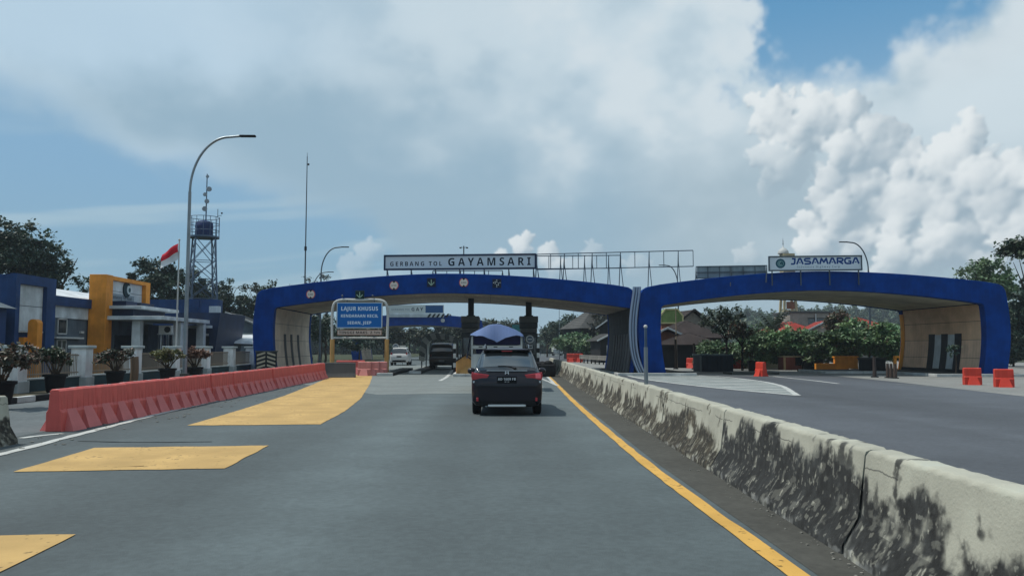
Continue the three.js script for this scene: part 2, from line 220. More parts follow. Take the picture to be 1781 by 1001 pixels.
// ---------------------------------------------------------------- ground, roads, markings
struct(new MB().flat([V(-2500, 0, 400), V(2500, 0, 400), V(2500, 0, -4000), V(-2500, 0, -4000)], -0.06).build('ground', M.earth));
{
  const b = new MB(), cols = (x, z) => {
    const t = fbm(x * 0.35, z * 0.06, 4), p = fbm(x * 1.3 + 7, z * 0.5, 4), s = fbm(x * 0.12 + 30, z * 0.12, 3); let k = 1.10 * (1 + 0.40 * fbm(x * 0.55, z * 0.025, 3) + 0.18 * t + 0.05 * p + 0.12 * s);
    const wheel = Math.max(Math.exp(-(((x + 1.0) / 0.35) ** 2)), Math.exp(-(((x - 0.75) / 0.35) ** 2))); k *= 1 - 0.05 * wheel * (0.6 + t);               // oil-darkened wheel tracks
    const sweep = -3.55 + 0.18 * (z + 2), d = (x - sweep - 0.5 * p) / 0.55, d2 = (x - sweep - 1.9 - 0.6 * p) / 0.8; k *= 1 - ss(-30, -9, z) * (0.30 * Math.exp(-d * d) + 0.12 * Math.exp(-d2 * d2)) * (0.8 + 0.7 * t);   // dark tyre sweep on the left
    return x > 5 ? [0.082 * k, 0.093 * k, 0.108 * k] : [0.094 * k, 0.122 * k, 0.128 * k];
  };
  const x0 = -14.2, x1 = 62, z0 = 14, z1 = -170, dx = 0.55, dz = 0.8, nx = Math.ceil((x1 - x0) / dx), nz = Math.ceil((z0 - z1) / dz), P = [], N = [], U = [], C = [], I = [];
  for (let j = 0; j <= nz; j++) for (let i = 0; i <= nx; i++) { const x = lerp(x0, x1, i / nx), z = lerp(z0, z1, j / nz); P.push(x, 0, z); N.push(0, 1, 0); U.push(x, z); C.push(...cols(x, z)); if (i < nx && j < nz) { const a = j * (nx + 1) + i; I.push(a, a + 1, a + nx + 1, a + 1, a + nx + 2, a + nx + 1); } }
  const g = new THREE.BufferGeometry(); g.setAttribute('position', new THREE.Float32BufferAttribute(P, 3)); g.setAttribute('normal', new THREE.Float32BufferAttribute(N, 3)); g.setAttribute('uv', new THREE.Float32BufferAttribute(U, 2)); g.setAttribute('color', new THREE.Float32BufferAttribute(C, 3)); g.setIndex(I);
  struct(mesh('road', g, M.asphalt));
  b.color([0.095, 0.115, 0.12]).flat([V(-14.2, 0, -170), V(62, 0, -170), V(62, 0, -900), V(-14.2, 0, -900)], 0); struct(b.build('road', M.asphalt));
}
// frontage road on the left, paler; concrete aprons before the booths; dark strip along the barrier
struct(new MB().flat([V(-14.0, 0, 10), V(-8.7, 0, 10), V(-8.9, 0, -47), V(-14.0, 0, -47)], 0.004).build('frontage_road', worn(112, 120, 122, { map: T_asph, roughness: 0.9 })));
struct(new MB().flat([gd(655, 686), gd(948, 682), V(4.3, 0, -75), V(-9, 0, -80), V(-8.6, 0, -38)], 0.004).build('concrete_apron', worn(138, 145, 143, { map: T_asph, roughness: 0.9 })));
struct(new MB().flat([V(7.4, 0, -51), gd(1350, 654), gd(1440, 652), gd(1560, 664), gd(1781, 689), V(34, 0, -30), V(60, 0, -30), V(60, 0, -100), V(8, 0, -100)], 0.004).build('concrete_apron', worn(150, 151, 147, { map: T_asph, roughness: 0.9 })));
const barrierX = (d) => 2.60 + 0.033 * d;                              // foot of the concrete barrier at a distance d
struct(new MB().flat([V(2.35, 0, 8), V(4.2, 0, 8), V(barrierX(68) + 1.2, 0, -68), V(barrierX(68) - 0.7, 0, -68), V(2.9, 0, -30), V(2.42, 0, -12)], 0.004).build('median_strip', M.strip));
function stripe(name, pts, w, m, y, seed = 1, jag = 0.02) {
  const r = rng(seed), L = [], R = [], c = new THREE.CatmullRomCurve3(pts), n = Math.ceil(c.getLength() / 0.35);
  for (let i = 0; i <= n; i++) { const p = c.getPointAt(i / n), t = c.getTangentAt(i / n), s = V(-t.z, 0, t.x).normalize().multiplyScalar(w / 2); L.push(p.clone().add(s).addScaledVector(s, jag * (r() - 0.5) / w * 2)); R.push(p.clone().sub(s).addScaledVector(s, jag * (r() - 0.5) / w * 2)); }
  const b = new MB(); for (let i = 0; i < n; i++) b.quad(V(L[i].x, y, L[i].z), V(L[i + 1].x, y, L[i + 1].z), V(R[i + 1].x, y, R[i + 1].z), V(R[i].x, y, R[i].z)); return struct(b.build(name, m));
}
stripe('yellow_edge_line', [V(2.27, 0, 6), V(2.25, 0, -5.9), gd(1135, 815), gd(1000, 700), gd(972, 672), gd(958, 658), gd(948, 648)], 0.16, M.yellowLine, 0.010, 3);
stripe('white_edge_line', [V(-7.5, 0, -4), gd(0, 790), gd(150, 752), gd(300, 714), gd(450, 681), gd(548, 661)], 0.18, M.whitePaint, 0.009, 4, 0.05);
stripe('white_gore_line', [gd(944, 648), gd(956, 659), gd(964, 668)], 0.14, M.whitePaint, 0.014, 5); stripe('white_gore_line', [gd(938, 657), gd(955, 664), gd(970, 671)], 0.14, M.whitePaint, 0.013, 6);
stripe('white_lane_line', [gd(765, 662), gd(776, 656), gd(787, 643)], 0.2, M.whitePaint, 0.009, 7); stripe('white_lane_line', [gd(787, 655), gd(806, 650), gd(815, 648)], 0.14, M.whitePaint, 0.009, 8);
{
  const poly = (pts, seed) => { const r = rng(seed), o = []; pts.forEach((p, i) => { const q = pts[(i + 1) % pts.length], n = Math.max(2, Math.ceil(p.distanceTo(q) / 0.3)); for (let k = 0; k < n; k++) { const t = p.clone().lerp(q, k / n); if (k) { t.x += (r() - 0.5) * 0.025; t.z += (r() - 0.5) * 0.05; } o.push(t); } }); return o; };
  const px = (a) => a.map(([x, y]) => gd(x, y));
  struct(new MB().flat(poly(px([[325, 740], [557, 738], [600, 715], [628, 692], [643, 668], [648, 652], [610, 652], [570, 657], [545, 668], [495, 688], [420, 712]]), 1), 0.008).build('yellow_hatch_marking', M.yellowPaint));
  struct(new MB().flat(poly(px([[22, 821], [390, 815], [467, 775], [163, 779]]), 2), 0.008).build('yellow_hatch_marking', M.yellowPaint));
  const A = gd(131, 930), d = gd(390, 815).sub(gd(467, 775)), B = A.clone().addScaledVector(d, 1.15), l = gd(0, 933).sub(A).normalize();
  struct(new MB().flat(poly([A, A.clone().addScaledVector(l, 3.9), B.clone().addScaledVector(l, 4.6), B], 3), 0.008).build('yellow_hatch_marking', M.yellowPaint));
  // dark tar seam across the left lane and small scraps of paint
  stripe('tar_seam', [gd(135, 767), gd(250, 769), gd(368, 768)], 0.10, mat(46, 50, 52, { roughness: 0.9 }), 0.006, 9, 0.08);
  stripe('tar_patch', [gd(195, 813), gd(215, 812), gd(250, 811)], 0.05, mat(96, 74, 46, { roughness: 0.9 }), 0.012, 9, 0.06);
  // hatched triangle on the right carriageway
  const lo = [[1062, 646], [1125, 660], [1230, 673], [1388, 688]], up = [[1115, 651], [1220, 653], [1300, 660], [1352, 669], [1388, 688]];
  stripe('white_hatch_outline', px(lo), 0.22, M.whitePaint, 0.014, 11); stripe('white_hatch_outline', px(up), 0.22, M.whitePaint, 0.0145, 12);
  struct(new MB().flat(px([...lo, ...up.slice(0, -1).reverse()]), 0.010).build('faded_hatch_patch', M.palePaint));
  for (const [a, b] of [[[1100, 653], [1200, 654]], [[1140, 659], [1262, 658]], [[1178, 664.5], [1306, 663]], [[1222, 669.5], [1338, 667.5]], [[1258, 674], [1358, 672.5]], [[1296, 678.2], [1370, 677]], [[1330, 682], [1379, 681.5]]]) stripe('white_hatch_bar', px([a, [(a[0] + b[0]) / 2, (a[1] + b[1]) / 2 - 0.2], b]), 0.30, M.whitePaint, 0.018, a[0], 0.06);
  stripe('white_lane_dash', px([[1346, 654.5], [1400, 660], [1459, 667]]), 0.2, M.whitePaint, 0.009, 13);
  stripe('white_lane_line', px([[1560, 668], [1680, 676], [1781, 683]]), 0.14, M.palePaint, 0.009, 14);
  stripe('white_ground_strip', px([[36, 762], [70, 757.5], [108, 754]]), 0.16, M.whitePaint, 0.007, 15);
  const r = rng(8), b = new MB(); for (let i = 0; i < 60; i++) { const p = gd(60 + 520 * r(), 0, 0); const x = -7.2 - 1.1 * r(), z = -12 - 26 * r(), s = 0.02 + 0.05 * r(); b.box(s, 0.012, s * 0.8, x, 0.006, z, r() * 3); } for (let i = 0; i < 120; i++) { const d = 3 + 40 * r() * r(), s = 0.006 + 0.016 * r(); b.box(s, 0.5 * s, s, barrierX(d) - 0.02 - 0.25 * r() * r(), 0.004, -d, r() * 3); } const gm = b.build('gravel', worn(150, 148, 140)); gm.userData = { label: 'pale grit scattered along the barrier feet', category: 'grit', kind: 'stuff' };
}

// ---------------------------------------------------------------- concrete median barrier, one piece after another
const PROFILE = [[0, 0], [0.005, 0.07], [0.15, 0.30], [0.215, 0.80], [0.235, 0.832], [0.26, 0.84]];   // left face; the right one mirrors it (0.64 m wide)
function jersey(len, seg, chip = 0) {
  const g = new THREE.BufferGeometry(), pr = [...PROFILE, ...PROFILE.slice().reverse().map(([x, y]) => [0.66 - x, y])], arc = [0]; for (let i = 1; i < pr.length; i++) arc.push(arc[i - 1] + Math.hypot(pr[i][0] - pr[i - 1][0], pr[i][1] - pr[i - 1][1]));
  const P = [], U = [], I = [], r = rng(chip + 1), W = pr.length, T = arc[W - 1];
  for (let j = 0; j <= seg; j++) pr.forEach(([x, y], i) => { const e = (j === 0 || j === seg) ? 0.012 : 0, k = chip && i > 0 && i < W - 1 ? (r() - 0.5) * (y > 0.75 ? 0.022 : 0.012) : 0; P.push(x + k + (x < 0.33 ? e : -e), Math.max(0, y - e * (y > 0.5) + k * 0.5), -len * j / seg + (j === 0 ? -0.012 : j === seg ? 0.012 : 0)); U.push(len * j / seg / len, arc[i] / T); });
  for (let j = 0; j < seg; j++) for (let i = 0; i < W - 1; i++) { const a = j * W + i; I.push(a, a + 1, a + W, a + 1, a + W + 1, a + W); }
  for (const j of [0, seg]) { const c = P.length / 3; pr.forEach((_, i) => { const k = (j * W + i) * 3; P.push(P[k], P[k + 1], P[k + 2]); U.push(0.02, arc[i] / T); }); for (let i = 0; i < W / 2 - 1; i++) { const a = c + i, b = c + i + 1, d = c + W - 2 - i, f = c + W - 1 - i; j ? I.push(a, b, d, a, d, f) : I.push(a, d, b, a, f, d); } }
  g.setAttribute('position', new THREE.Float32BufferAttribute(P, 3)); g.setAttribute('uv', new THREE.Float32BufferAttribute(U, 2)); g.setIndex(I); g.computeVertexNormals(); return g;
}
// grime: black mould hanging in ragged tongues, scraped pale patches, a crack line under the top edge
function grimeTex(seed, heavy, w = 1024, h = 512) {
  const o = seed * 13.7;
  return tex(w, h, (u, v) => {
    const X = u * 4.45, Y = Math.min(v, 1 - v) * 2 * 1.05;      // metres along, metres up the face
    const g = 0.96 + 0.10 * fbm(X * 3 + o, Y * 3, 4) + 0.04 * (hash(Math.floor(u * w), Math.floor(v * h)) - 0.5); let c = [g, g * 0.985, g * 0.92];
    const bil = (f, q) => 0.5 - Math.abs(n2(X * f + o * q, Y * 0.6 + q)), rough = 0.07 * fbm(X * 16 + o, Y * 13, 4);
    const top = 0.46 + heavy * 0.36 + 0.24 * fbm(X * 0.9 + o, 3.3, 3) + 0.30 * bil(1.9, 1.3) + 0.14 * bil(5.5, 2.1) + rough, body = fbm(X * 1.7 + o + 9, Y * 2.4, 5) * 1.2 + heavy * 0.9 - 0.05, runs = fbm(X * 9 + o, Y * 3.0 + 5, 4);
    const m = Math.max(ss(0.0, 0.15, top - Y), 0.75 * ss(0.16, 0.32, fbm(X * 2.6 + o + 70, Y * 2.2, 5) - 0.12 * Y)) * ss(-0.22, 0.26, body + 0.35 * runs + 0.10 * (Y < 0.3)), fine = 0.72 + 0.55 * fbm(X * 17 + o, Y * 12, 5), lum = 0.21 * fine + 0.16 * clamp(fbm(X * 4 + 3, Y * 4 + o, 4) + 0.1) + 0.05 * (hash(Math.floor(u * w) + 7, Math.floor(v * h)) - 0.5);
    const scrape = ss(0.16, 0.36, fbm(X * 7 + o + 40, Y * 8 + X * 2, 5)) * 0.38 + ss(0.27, 0.36, fbm(X * 22 + o, Y * 14 + 70, 3)) * 0.5; const dk = clamp(m * (1 - scrape));
    const wm = seed > 3 ? 1.5 : 1; c = [lerp(c[0], lum * wm, dk * 0.93), lerp(c[1], lum * 1.03 * (wm * 0.6 + 0.4), dk * 0.93), lerp(c[2], lum * 1.06, dk * 0.93)];
    const crack = Math.abs(Y - (0.80 + 0.012 * fbm(X * 12 + o, 0.2, 4) * 2)) < 0.006 && fbm(X * 0.8 + o, 8, 3) > 0 ? 0.45 : 0; const foot = ss(0.12, 0.02, Y + 0.1 * fbm(X * 8 + o, 2, 3)) * ss(0, 0.25, fbm(X * 5 + o, Y * 9, 3)) * 0.6;
    return c.map((k) => lerp(lerp(k, 0.2, crack), 0.85, foot));
  });
}
{
  const T_bumpJ = T_bump.clone(); T_bumpJ.repeat.set(7, 3.5); T_bumpJ.needsUpdate = true;
  const heavy = [0.60, 0.95, 0.50, 0.46, 0.36], mats = heavy.map((k, i) => new THREE.MeshStandardMaterial({ map: i < 2 ? grimeTex(i + 2, k) : grimeTex(i + 2, k, 640, 320), color: new THREE.Color().setRGB(0.37, 0.378, 0.36), bumpMap: T_bumpJ, bumpScale: 0.004, roughness: 0.92 }));
  const len = 4.45, ends = -2.17 + 0, look = ['mottled black mould under a clean cream top', 'a nearly black face of mould', 'brown mould streaks and pale runs', 'grey streaks over cream concrete', 'light grey streaks low on its face'];
  const geos = [jersey(len - 0.008, 64, 1), jersey(len - 0.008, 64, 2), jersey(len - 0.008, 8, 3)];
  for (let k = 0; k < 15; k++) {
    const d0 = 2.17 + k * len, h = mesh('concrete_barrier', geos[Math.min(k, 2)], mats[k < 5 ? k : 2 + (k * 7) % 3]), x0 = barrierX(d0), x1 = barrierX(d0 + len);
    h.position.set(x0, 0, -d0); h.rotation.y = -Math.atan2(x1 - x0, len);
    tag(h, k < 5 ? `median barrier piece with ${look[k]}, ${ORD[k]} from the camera` : `streaked concrete median barrier piece, ${ORD[k]} from the camera along the yellow line`, 'concrete barrier', 'concrete barrier pieces of the median');
  }
  const h = mesh('concrete_barrier', jersey(5, 10, 4), mats[3]); h.position.set(-8.80, 0, -9.6); tag(h, 'grey concrete barrier end at the left edge of the road before the red barriers', 'concrete barrier');
  const posts = thing('bollard', 'thin steel marker post standing on top of the concrete median barrier', 'post', [barrierX(18.4) + 0.33, 0.82, -18.4]);
  new MB().cyl(0.045, 0.045, V(0, 0, 0), V(0, 0.85, 0), 12).build('pole', M.steel, posts); new MB().cyl(0.033, 0.033, V(0, 0.85, 0), V(0, 1.30, 0), 12).build('upper_pole', M.steelBlue, posts); new MB().ball(0.045, 0, 1.31, 0).build('cap', M.white, posts);
}

// ---------------------------------------------------------------- water-filled plastic barriers
function plasticBarrier(m, foot, name = 'plastic_barrier') {
  const o = thing(name, '', 'plastic barrier'), b = new MB(), L = 0.79;
  // hollow body: upright upper wall, flared foot; ends notched where the units hook together
  const prof = [[-0.15, 0], [-0.15, 0.36], [-0.11, 0.42], [-0.09, 0.78], [-0.06, 0.81], [0.06, 0.81], [0.09, 0.78], [0.11, 0.42], [0.15, 0.36], [0.15, 0]];
  const sh = new THREE.Shape(prof.map(([x, y]) => new THREE.Vector2(x, y))), g = new THREE.ExtrudeGeometry(sh, { depth: L - 0.04, bevelEnabled: true, bevelThickness: 0.02, bevelSize: 0.012, bevelSegments: 1, steps: 1 }); g.translate(0, 0.012, -(L - 0.04) / 2); b.add(g); b.build('shell', m, o);
  const rb = new MB(); for (const s of [-1, 1]) { for (const z of [-0.30, -0.10, 0.10, 0.30]) rb.hexa([V(s * 0.05, 0.36, z - 0.035), V(s * 0.135, 0.36, z - 0.035), V(s * 0.135, 0.36, z + 0.035), V(s * 0.05, 0.36, z + 0.035)], [V(s * 0.05, 0.70, z - 0.025), V(s * 0.108, 0.70, z - 0.025), V(s * 0.108, 0.70, z + 0.025), V(s * 0.05, 0.70, z + 0.025)]); } rb.build('rib', m, o);
  for (const s of [-1, 1]) { const ft = new MB(); ft.hexa([V(s * 0.10, 0.0, -0.27), V(s * 0.34, 0.0, -0.27), V(s * 0.34, 0.0, 0.27), V(s * 0.10, 0.0, 0.27)], [V(s * 0.08, 0.43, -0.17), V(s * 0.14, 0.43, -0.17), V(s * 0.14, 0.43, 0.17), V(s * 0.08, 0.43, 0.17)]); ft.build('foot', foot, o); }
  for (const z of [-0.28, 0.28]) new MB().cyl(0.04, 0.035, V(0, 0.80, z), V(0, 0.84, z), 10).build('filler_cap', M.white, o);
  return o;
}
const WB = plasticBarrier(M.red, worn(228, 128, 124, { roughness: 0.6 })), WBbright = plasticBarrier(M.redBright, M.redBright), WBfaded = plasticBarrier(M.redFaded, M.redFaded);  // paler feet of the row: sunlight on their slopes is put into the colour
const first = new Map();
function placeWB(proto, label, p, turn, group, s = 1) { let o; if (!first.has(proto)) { first.set(proto, 1); o = proto; o.position.copy(p); o.rotation.y = turn; o.scale.setScalar(s); } else o = dup(proto, proto.name.replace(/_\d+$/, ''), label, p, turn, s / proto.scale.x); o.userData = { label, category: 'plastic barrier', ...(group && { group }) }; return o; }
{
  const A = V(-8.62, 0, -17.0), B = V(-9.1, 0, -45.2), n = 37, r = rng(3), turn = Math.atan2(B.x - A.x, B.z - A.z);
  for (let i = 0; i < n; i++) { const p = A.clone().lerp(B, i / (n - 1)); p.x += (r() - 0.5) * 0.06; placeWB(WB, i < 12 ? `red plastic barrier, ${ORD[i]} from the near end of the long row left of the road` : i === n - 1 ? 'red plastic barrier ending the long row beside the grey concrete block' : 'red plastic barrier in the far part of the long row left of the road', p, turn + (r() - 0.5) * 0.06, 'red plastic barriers in a long row', 1 + (r() - 0.5) * 0.02); }
  // second, set back row near the sign and the pale one beyond it
  for (let i = 0; i < 3; i++) placeWB(WB, `red plastic barrier behind the grey block under the blue sign, ${['leftmost', 'middle', 'rightmost'][i]} of three`, at(597 + i * 13, 626, 52).setY(0), Math.PI / 2, 'red plastic barriers under the blue sign', 1.05);
  for (let i = 0; i < 3; i++) placeWB(WBfaded, `faded pink plastic barrier under the blue sign, ${['leftmost', 'middle', 'rightmost'][i]} of three`, at(634 + i * 14, 640, 49.4 + 0.2 * i).setY(0), Math.PI / 2 - 0.1, 'faded plastic barriers under the blue sign');
  // loose ones by the right hand gate
  placeWB(WBbright, 'orange red plastic barrier standing left of its pair in front of the right gate', gd(1692, 669), 1.35, 'pair of orange plastic barriers', 0.92);
  placeWB(WBbright, 'orange red plastic barrier at the right end in front of the blue gate leg', gd(1747, 673), 1.3, 'pair of orange plastic barriers', 0.92);
  placeWB(WBbright, 'red plastic barrier standing end on beside the black plant pot under the right gate', gd(1324, 654), 0.25, null, 1.0);
  placeWB(WBbright, 'red plastic barrier between the two thin tree trunks under the right gate', gd(1285, 641), 0.6);
  placeWB(WBbright, 'red plastic barrier near the blue gate leg under brown roofs', gd(1172, 638), 1.3); placeWB(WBbright, 'small red plastic barrier left of the dark blue container', gd(1203, 640), 0.9);
  for (let i = 0; i < 2; i++) placeWB(WBbright, `red plastic barrier beyond the booths on the far side of the median, ${['left', 'right'][i]} of two`, gd(993 + i * 14, 629.5), 1.5, 'red plastic barriers beyond the booths', 1.2);
  placeWB(WBbright, 'single red plastic barrier by the far guardrail beneath the tiled house', gd(1038, 623), 1.4, null, 1.2);
}

// ---------------------------------------------------------------- the two arched gates in front
function arcY(x, W, c, a) { const t = (x / W - 0.5) * 2; return a - (a - c) * Math.abs(t) ** 1.75; }
function makeGate(name, label, o) {
  const { W, D = 10.5, legL, legR, oc = 5.35, oa = 6.3, ic = 4.25, ia = 5.12, bulge = 0.28 } = o, gate = thing(name, label, 'toll gate', o.pos, o.turn);
  const bl = (y) => bulge * Math.sin(Math.PI * clamp(y / 5.2)) - 0.10 * (1 - y / 5.2);            // outward bow of the legs
  const outL = (y) => -bl(y), outR = (y) => W + bl(y), inL = (y) => legL - bl(y) * 0.9, inR = (y) => W - legR + bl(y) * 0.9;
  const outline = [], ys = 9; for (let i = 0; i <= ys; i++) { const y = (oc - 0.35) * i / ys; outline.push([outL(y), y]); }
  outline.push([outL(oc) + 0.10, oc - 0.12], [0.32, oc + 0.02]); for (let i = 1; i < 26; i++) { const x = 0.3 + (W - 0.6) * i / 26; outline.push([x, arcY(x, W, oc, oa) + 0.02]); }
  outline.push([W - 0.32, oc + 0.02], [outR(oc) - 0.10, oc - 0.12]); for (let i = ys; i >= 0; i--) { const y = (oc - 0.35) * i / ys; outline.push([outR(y), y]); }
  const inner = []; for (let i = 0; i <= ys; i++) { const y = (ic - 0.1) * i / ys; inner.push([inR(y), y]); } const xl = inL(ic), xr = inR(ic);
  for (let i = 26; i >= 0; i--) { const x = lerp(xl + 0.12, xr - 0.12, i / 26); inner.push([x, lerp(ic, ia, (arcY(x, W, 0, 1) - arcY(xl, W, 0, 1)) / (1 - arcY(xl, W, 0, 1)))]); } for (let i = ys; i >= 0; i--) { const y = (ic - 0.1) * i / ys; inner.push([inL(y), y]); }
  const shape = new THREE.Shape([...outline, ...inner].map(([x, y]) => new THREE.Vector2(x, y)));
  for (const [nm, z, d] of [['front_fascia', 0, 0.5], ['rear_fascia', -D, 0.5]]) { const g = new THREE.ExtrudeGeometry(shape, { depth: d, bevelEnabled: true, bevelThickness: 0.02, bevelSize: 0.015, bevelSegments: 1 }); g.translate(0, 0, z - d + (z ? d : 0)); new MB().add(g).build(nm, M.blue, gate); }
  // roof and outer walls follow the outline between the fascias
  const rf = new MB(); for (let i = 0; i < outline.length - 1; i++) { const [x0, y0] = outline[i], [x1, y1] = outline[i + 1], s = 0.94, c = [W / 2, 2.4], q = ([x, y]) => [x, y - 0.06]; const a = q(outline[i]), b = q(outline[i + 1]); rf.quad(V(a[0], a[1], -0.5), V(b[0], b[1], -0.5), V(b[0], b[1], -D + 0.5), V(a[0], a[1], -D + 0.5)); } rf.build('roof', M.blue, gate);
  // soffit and inner walls of cladding panels, each a slab with open joints
  const slab = (pts, z0, z1, m, t = 0.04, nm = 'panel') => { const b = new MB(); for (let i = 0; i < pts.length - 1; i++) { const [x0, y0] = pts[i], [x1, y1] = pts[i + 1], l = Math.hypot(x1 - x0, y1 - y0), nx = -(y1 - y0) / l * t, ny = (x1 - x0) / l * t; b.quad(V(x0, y0, z0), V(x1, y1, z0), V(x1, y1, z1), V(x0, y0, z1)); b.quad(V(x0 + nx, y0 + ny, z0), V(x0 + nx, y0 + ny, z1), V(x1 + nx, y1 + ny, z1), V(x1 + nx, y1 + ny, z0)); for (const z of [z0, z1]) b.quad(V(x0, y0, z), V(x0 + nx, y0 + ny, z), V(x1 + nx, y1 + ny, z), V(x1, y1, z)); if (i === 0) b.quad(V(x0, y0, z0), V(x0, y0, z1), V(x0 + nx, y0 + ny, z1), V(x0 + nx, y0 + ny, z0)); if (i === pts.length - 2) b.quad(V(x1, y1, z0), V(x1, y1, z1), V(x1 + nx, y1 + ny, z1), V(x1 + nx, y1 + ny, z0)); } return b.build(nm, m, gate); };
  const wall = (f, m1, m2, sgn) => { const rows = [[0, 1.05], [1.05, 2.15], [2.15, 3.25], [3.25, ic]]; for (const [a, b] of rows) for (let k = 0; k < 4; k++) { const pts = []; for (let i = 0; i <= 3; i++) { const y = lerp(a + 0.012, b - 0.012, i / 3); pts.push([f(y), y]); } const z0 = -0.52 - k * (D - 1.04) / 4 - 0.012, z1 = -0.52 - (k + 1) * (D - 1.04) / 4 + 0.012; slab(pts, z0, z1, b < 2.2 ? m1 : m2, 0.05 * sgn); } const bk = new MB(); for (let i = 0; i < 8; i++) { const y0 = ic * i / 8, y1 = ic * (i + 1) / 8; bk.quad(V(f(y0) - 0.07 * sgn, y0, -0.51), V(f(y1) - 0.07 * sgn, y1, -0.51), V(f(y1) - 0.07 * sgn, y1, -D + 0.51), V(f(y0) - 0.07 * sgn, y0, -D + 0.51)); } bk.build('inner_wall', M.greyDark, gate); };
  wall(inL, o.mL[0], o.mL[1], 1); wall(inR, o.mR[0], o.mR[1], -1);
  const inArc = inner.slice(ys + 1, ys + 28).reverse(); for (let i = 0; i < 26; i += 2) for (let k = 0; k < 3; k++) { const z0 = -0.52 - k * (D - 1.04) / 3 - 0.01, z1 = -0.52 - (k + 1) * (D - 1.04) / 3 + 0.01, p = inArc.slice(i, i + 3).map(([x, y]) => [x, y + 0.01]); slab([[p[0][0] + 0.012, p[0][1]], p[1], [p[2][0] - 0.012, p[2][1]]], z0, z1, o.mS, 0.04); }
  gate.userData.inL = null; delete gate.userData.inL; gate.fn = { inL, inR, outL, outR, arc: (x) => arcY(x, W, oc, oa), D, W }; return gate;
}
const P_L = at(445, 600, 53.2).setY(0), P_M = at(1110, 600, 50).setY(0), P_R = at(1752, 600, 47).setY(0);
const wL = P_L.distanceTo(P_M), wR = P_M.distanceTo(P_R), tL = -Math.atan2(P_M.z - P_L.z, P_M.x - P_L.x), tR = -Math.atan2(P_R.z - P_M.z, P_R.x - P_M.x);
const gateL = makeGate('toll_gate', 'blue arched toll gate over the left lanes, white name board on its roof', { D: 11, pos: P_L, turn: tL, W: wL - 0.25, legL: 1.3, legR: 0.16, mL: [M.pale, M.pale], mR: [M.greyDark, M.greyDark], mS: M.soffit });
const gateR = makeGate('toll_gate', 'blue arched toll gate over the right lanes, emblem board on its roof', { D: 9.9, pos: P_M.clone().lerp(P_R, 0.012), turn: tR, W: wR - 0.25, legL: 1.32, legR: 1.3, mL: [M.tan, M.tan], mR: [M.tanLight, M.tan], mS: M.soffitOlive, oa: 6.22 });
{
  // dark upright slots in the inner walls
  const slots = (g, f, sgn, zs, y1, w, m) => { for (const z of zs) { const b = new MB(); for (let i = 0; i < 6; i++) { const y0 = 0.15 + (y1 - 0.15) * i / 6, yy = 0.15 + (y1 - 0.15) * (i + 1) / 6, a = f(y0) + 0.012 * sgn, c = f(yy) + 0.012 * sgn; b.quad(V(a, y0, z), V(c, yy, z), V(c, yy, z - w), V(a, y0, z - w)); b.quad(V(a, y0, z), V(a - 0.04 * sgn, y0, z), V(c - 0.04 * sgn, yy, z), V(c, yy, z)); b.quad(V(a, y0, z - w), V(a - 0.04 * sgn, y0, z - w), V(c - 0.04 * sgn, yy, z - w), V(c, yy, z - w)); } b.build('wall_slot', m, g); } };
  slots(gateR, gateR.fn.inR, -1, [-2.5, -4.0, -5.5], 2.55, 0.75, M.slot); slots(gateR, gateR.fn.inR, -1, [-3.26, -4.76], 2.5, 0.73, M.wallGrey); slots(gateL, gateL.fn.inL, 1, [-2.8, -4.6, -6.6], 2.6, 0.6, M.slot);
  for (let i = 0; i < 7; i++) { const z = -0.8 - i * 1.05, b = new MB(), f = gateL.fn.inR; for (let k = 0; k < 5; k++) { const y0 = 0.5 * k + 0.05, y1 = y0 + 0.5, a = f(y0) - 0.02, c = f(y1) - 0.02; b.hexa([V(a - 0.10, y0, z), V(a, y0, z), V(a, y0, z - 0.45), V(a - 0.10, y0, z - 0.45)], [V(c - 0.10, y1, z), V(c, y1, z), V(c, y1, z - 0.45), V(c - 0.10, y1, z - 0.45)]); } b.build('wall_rib', M.rib, gateL); }
  // bright yellow edge at the back of the right gate's end wall
  const b = new MB(), f = gateR.fn.inR; for (let k = 0; k < 8; k++) { const y0 = 0.5 * k, y1 = y0 + 0.5; b.quad(V(f(y0) - 0.03, y0, -9.3), V(f(y1) - 0.03, y1, -9.3), V(f(y1) - 0.03, y1, -9.85), V(f(y0) - 0.03, y0, -9.85)); } b.build('edge_trim', M.orange, gateR);
  // dark plinth along the end wall
  const pl = new MB(); pl.hexa([V(f(0) - 0.14, 0, -0.6), V(f(0) + 0.02, 0, -0.6), V(f(0) + 0.02, 0, -9.2), V(f(0) - 0.14, 0, -9.2)], [V(f(0.35) - 0.12, 0.35, -0.6), V(f(0.35) + 0.02, 0.35, -0.6), V(f(0.35) + 0.02, 0.35, -9.2), V(f(0.35) - 0.12, 0.35, -9.2)]); pl.build('plinth', M.dark, gateR);
  // the side walls run along the road, so each gate's plan is a parallelogram
  for (const [g, t] of [[gateL, tL], [gateR, tR]]) { const sk = new THREE.Matrix4().set(1, 0, -Math.tan(t), 0, 0, 1, 0, 0, 0, 0, 1, 0, 0, 0, 0, 1); for (const c of g.children) { c.geometry.applyMatrix4(sk); } }
  delete gateL.fn; 
  // silver pipes in the gap between the gates
  const t = thing('pipe_bundle', 'bright silver pipes bent along the gap between the two blue gates', 'pipes', P_M, tR);
  for (let i = 0; i < 3; i++) { const pts = []; for (let k = 0; k <= 10; k++) { const y = 5.4 * k / 10; pts.push(V(-0.20 + i * 0.17 - 0.28 * Math.sin(Math.PI * clamp(y / 5.2)) + 0.55 * (1 - clamp(y / 1.6)) ** 2 * 0.5, y, 0.10 - 0.05 * (i % 2))); } new MB().tube(pts, 0.085, 24, 8).build('pipe', M.tube, t); }
  gateR.fn2 = gateR.fn; delete gateR.fn;
}
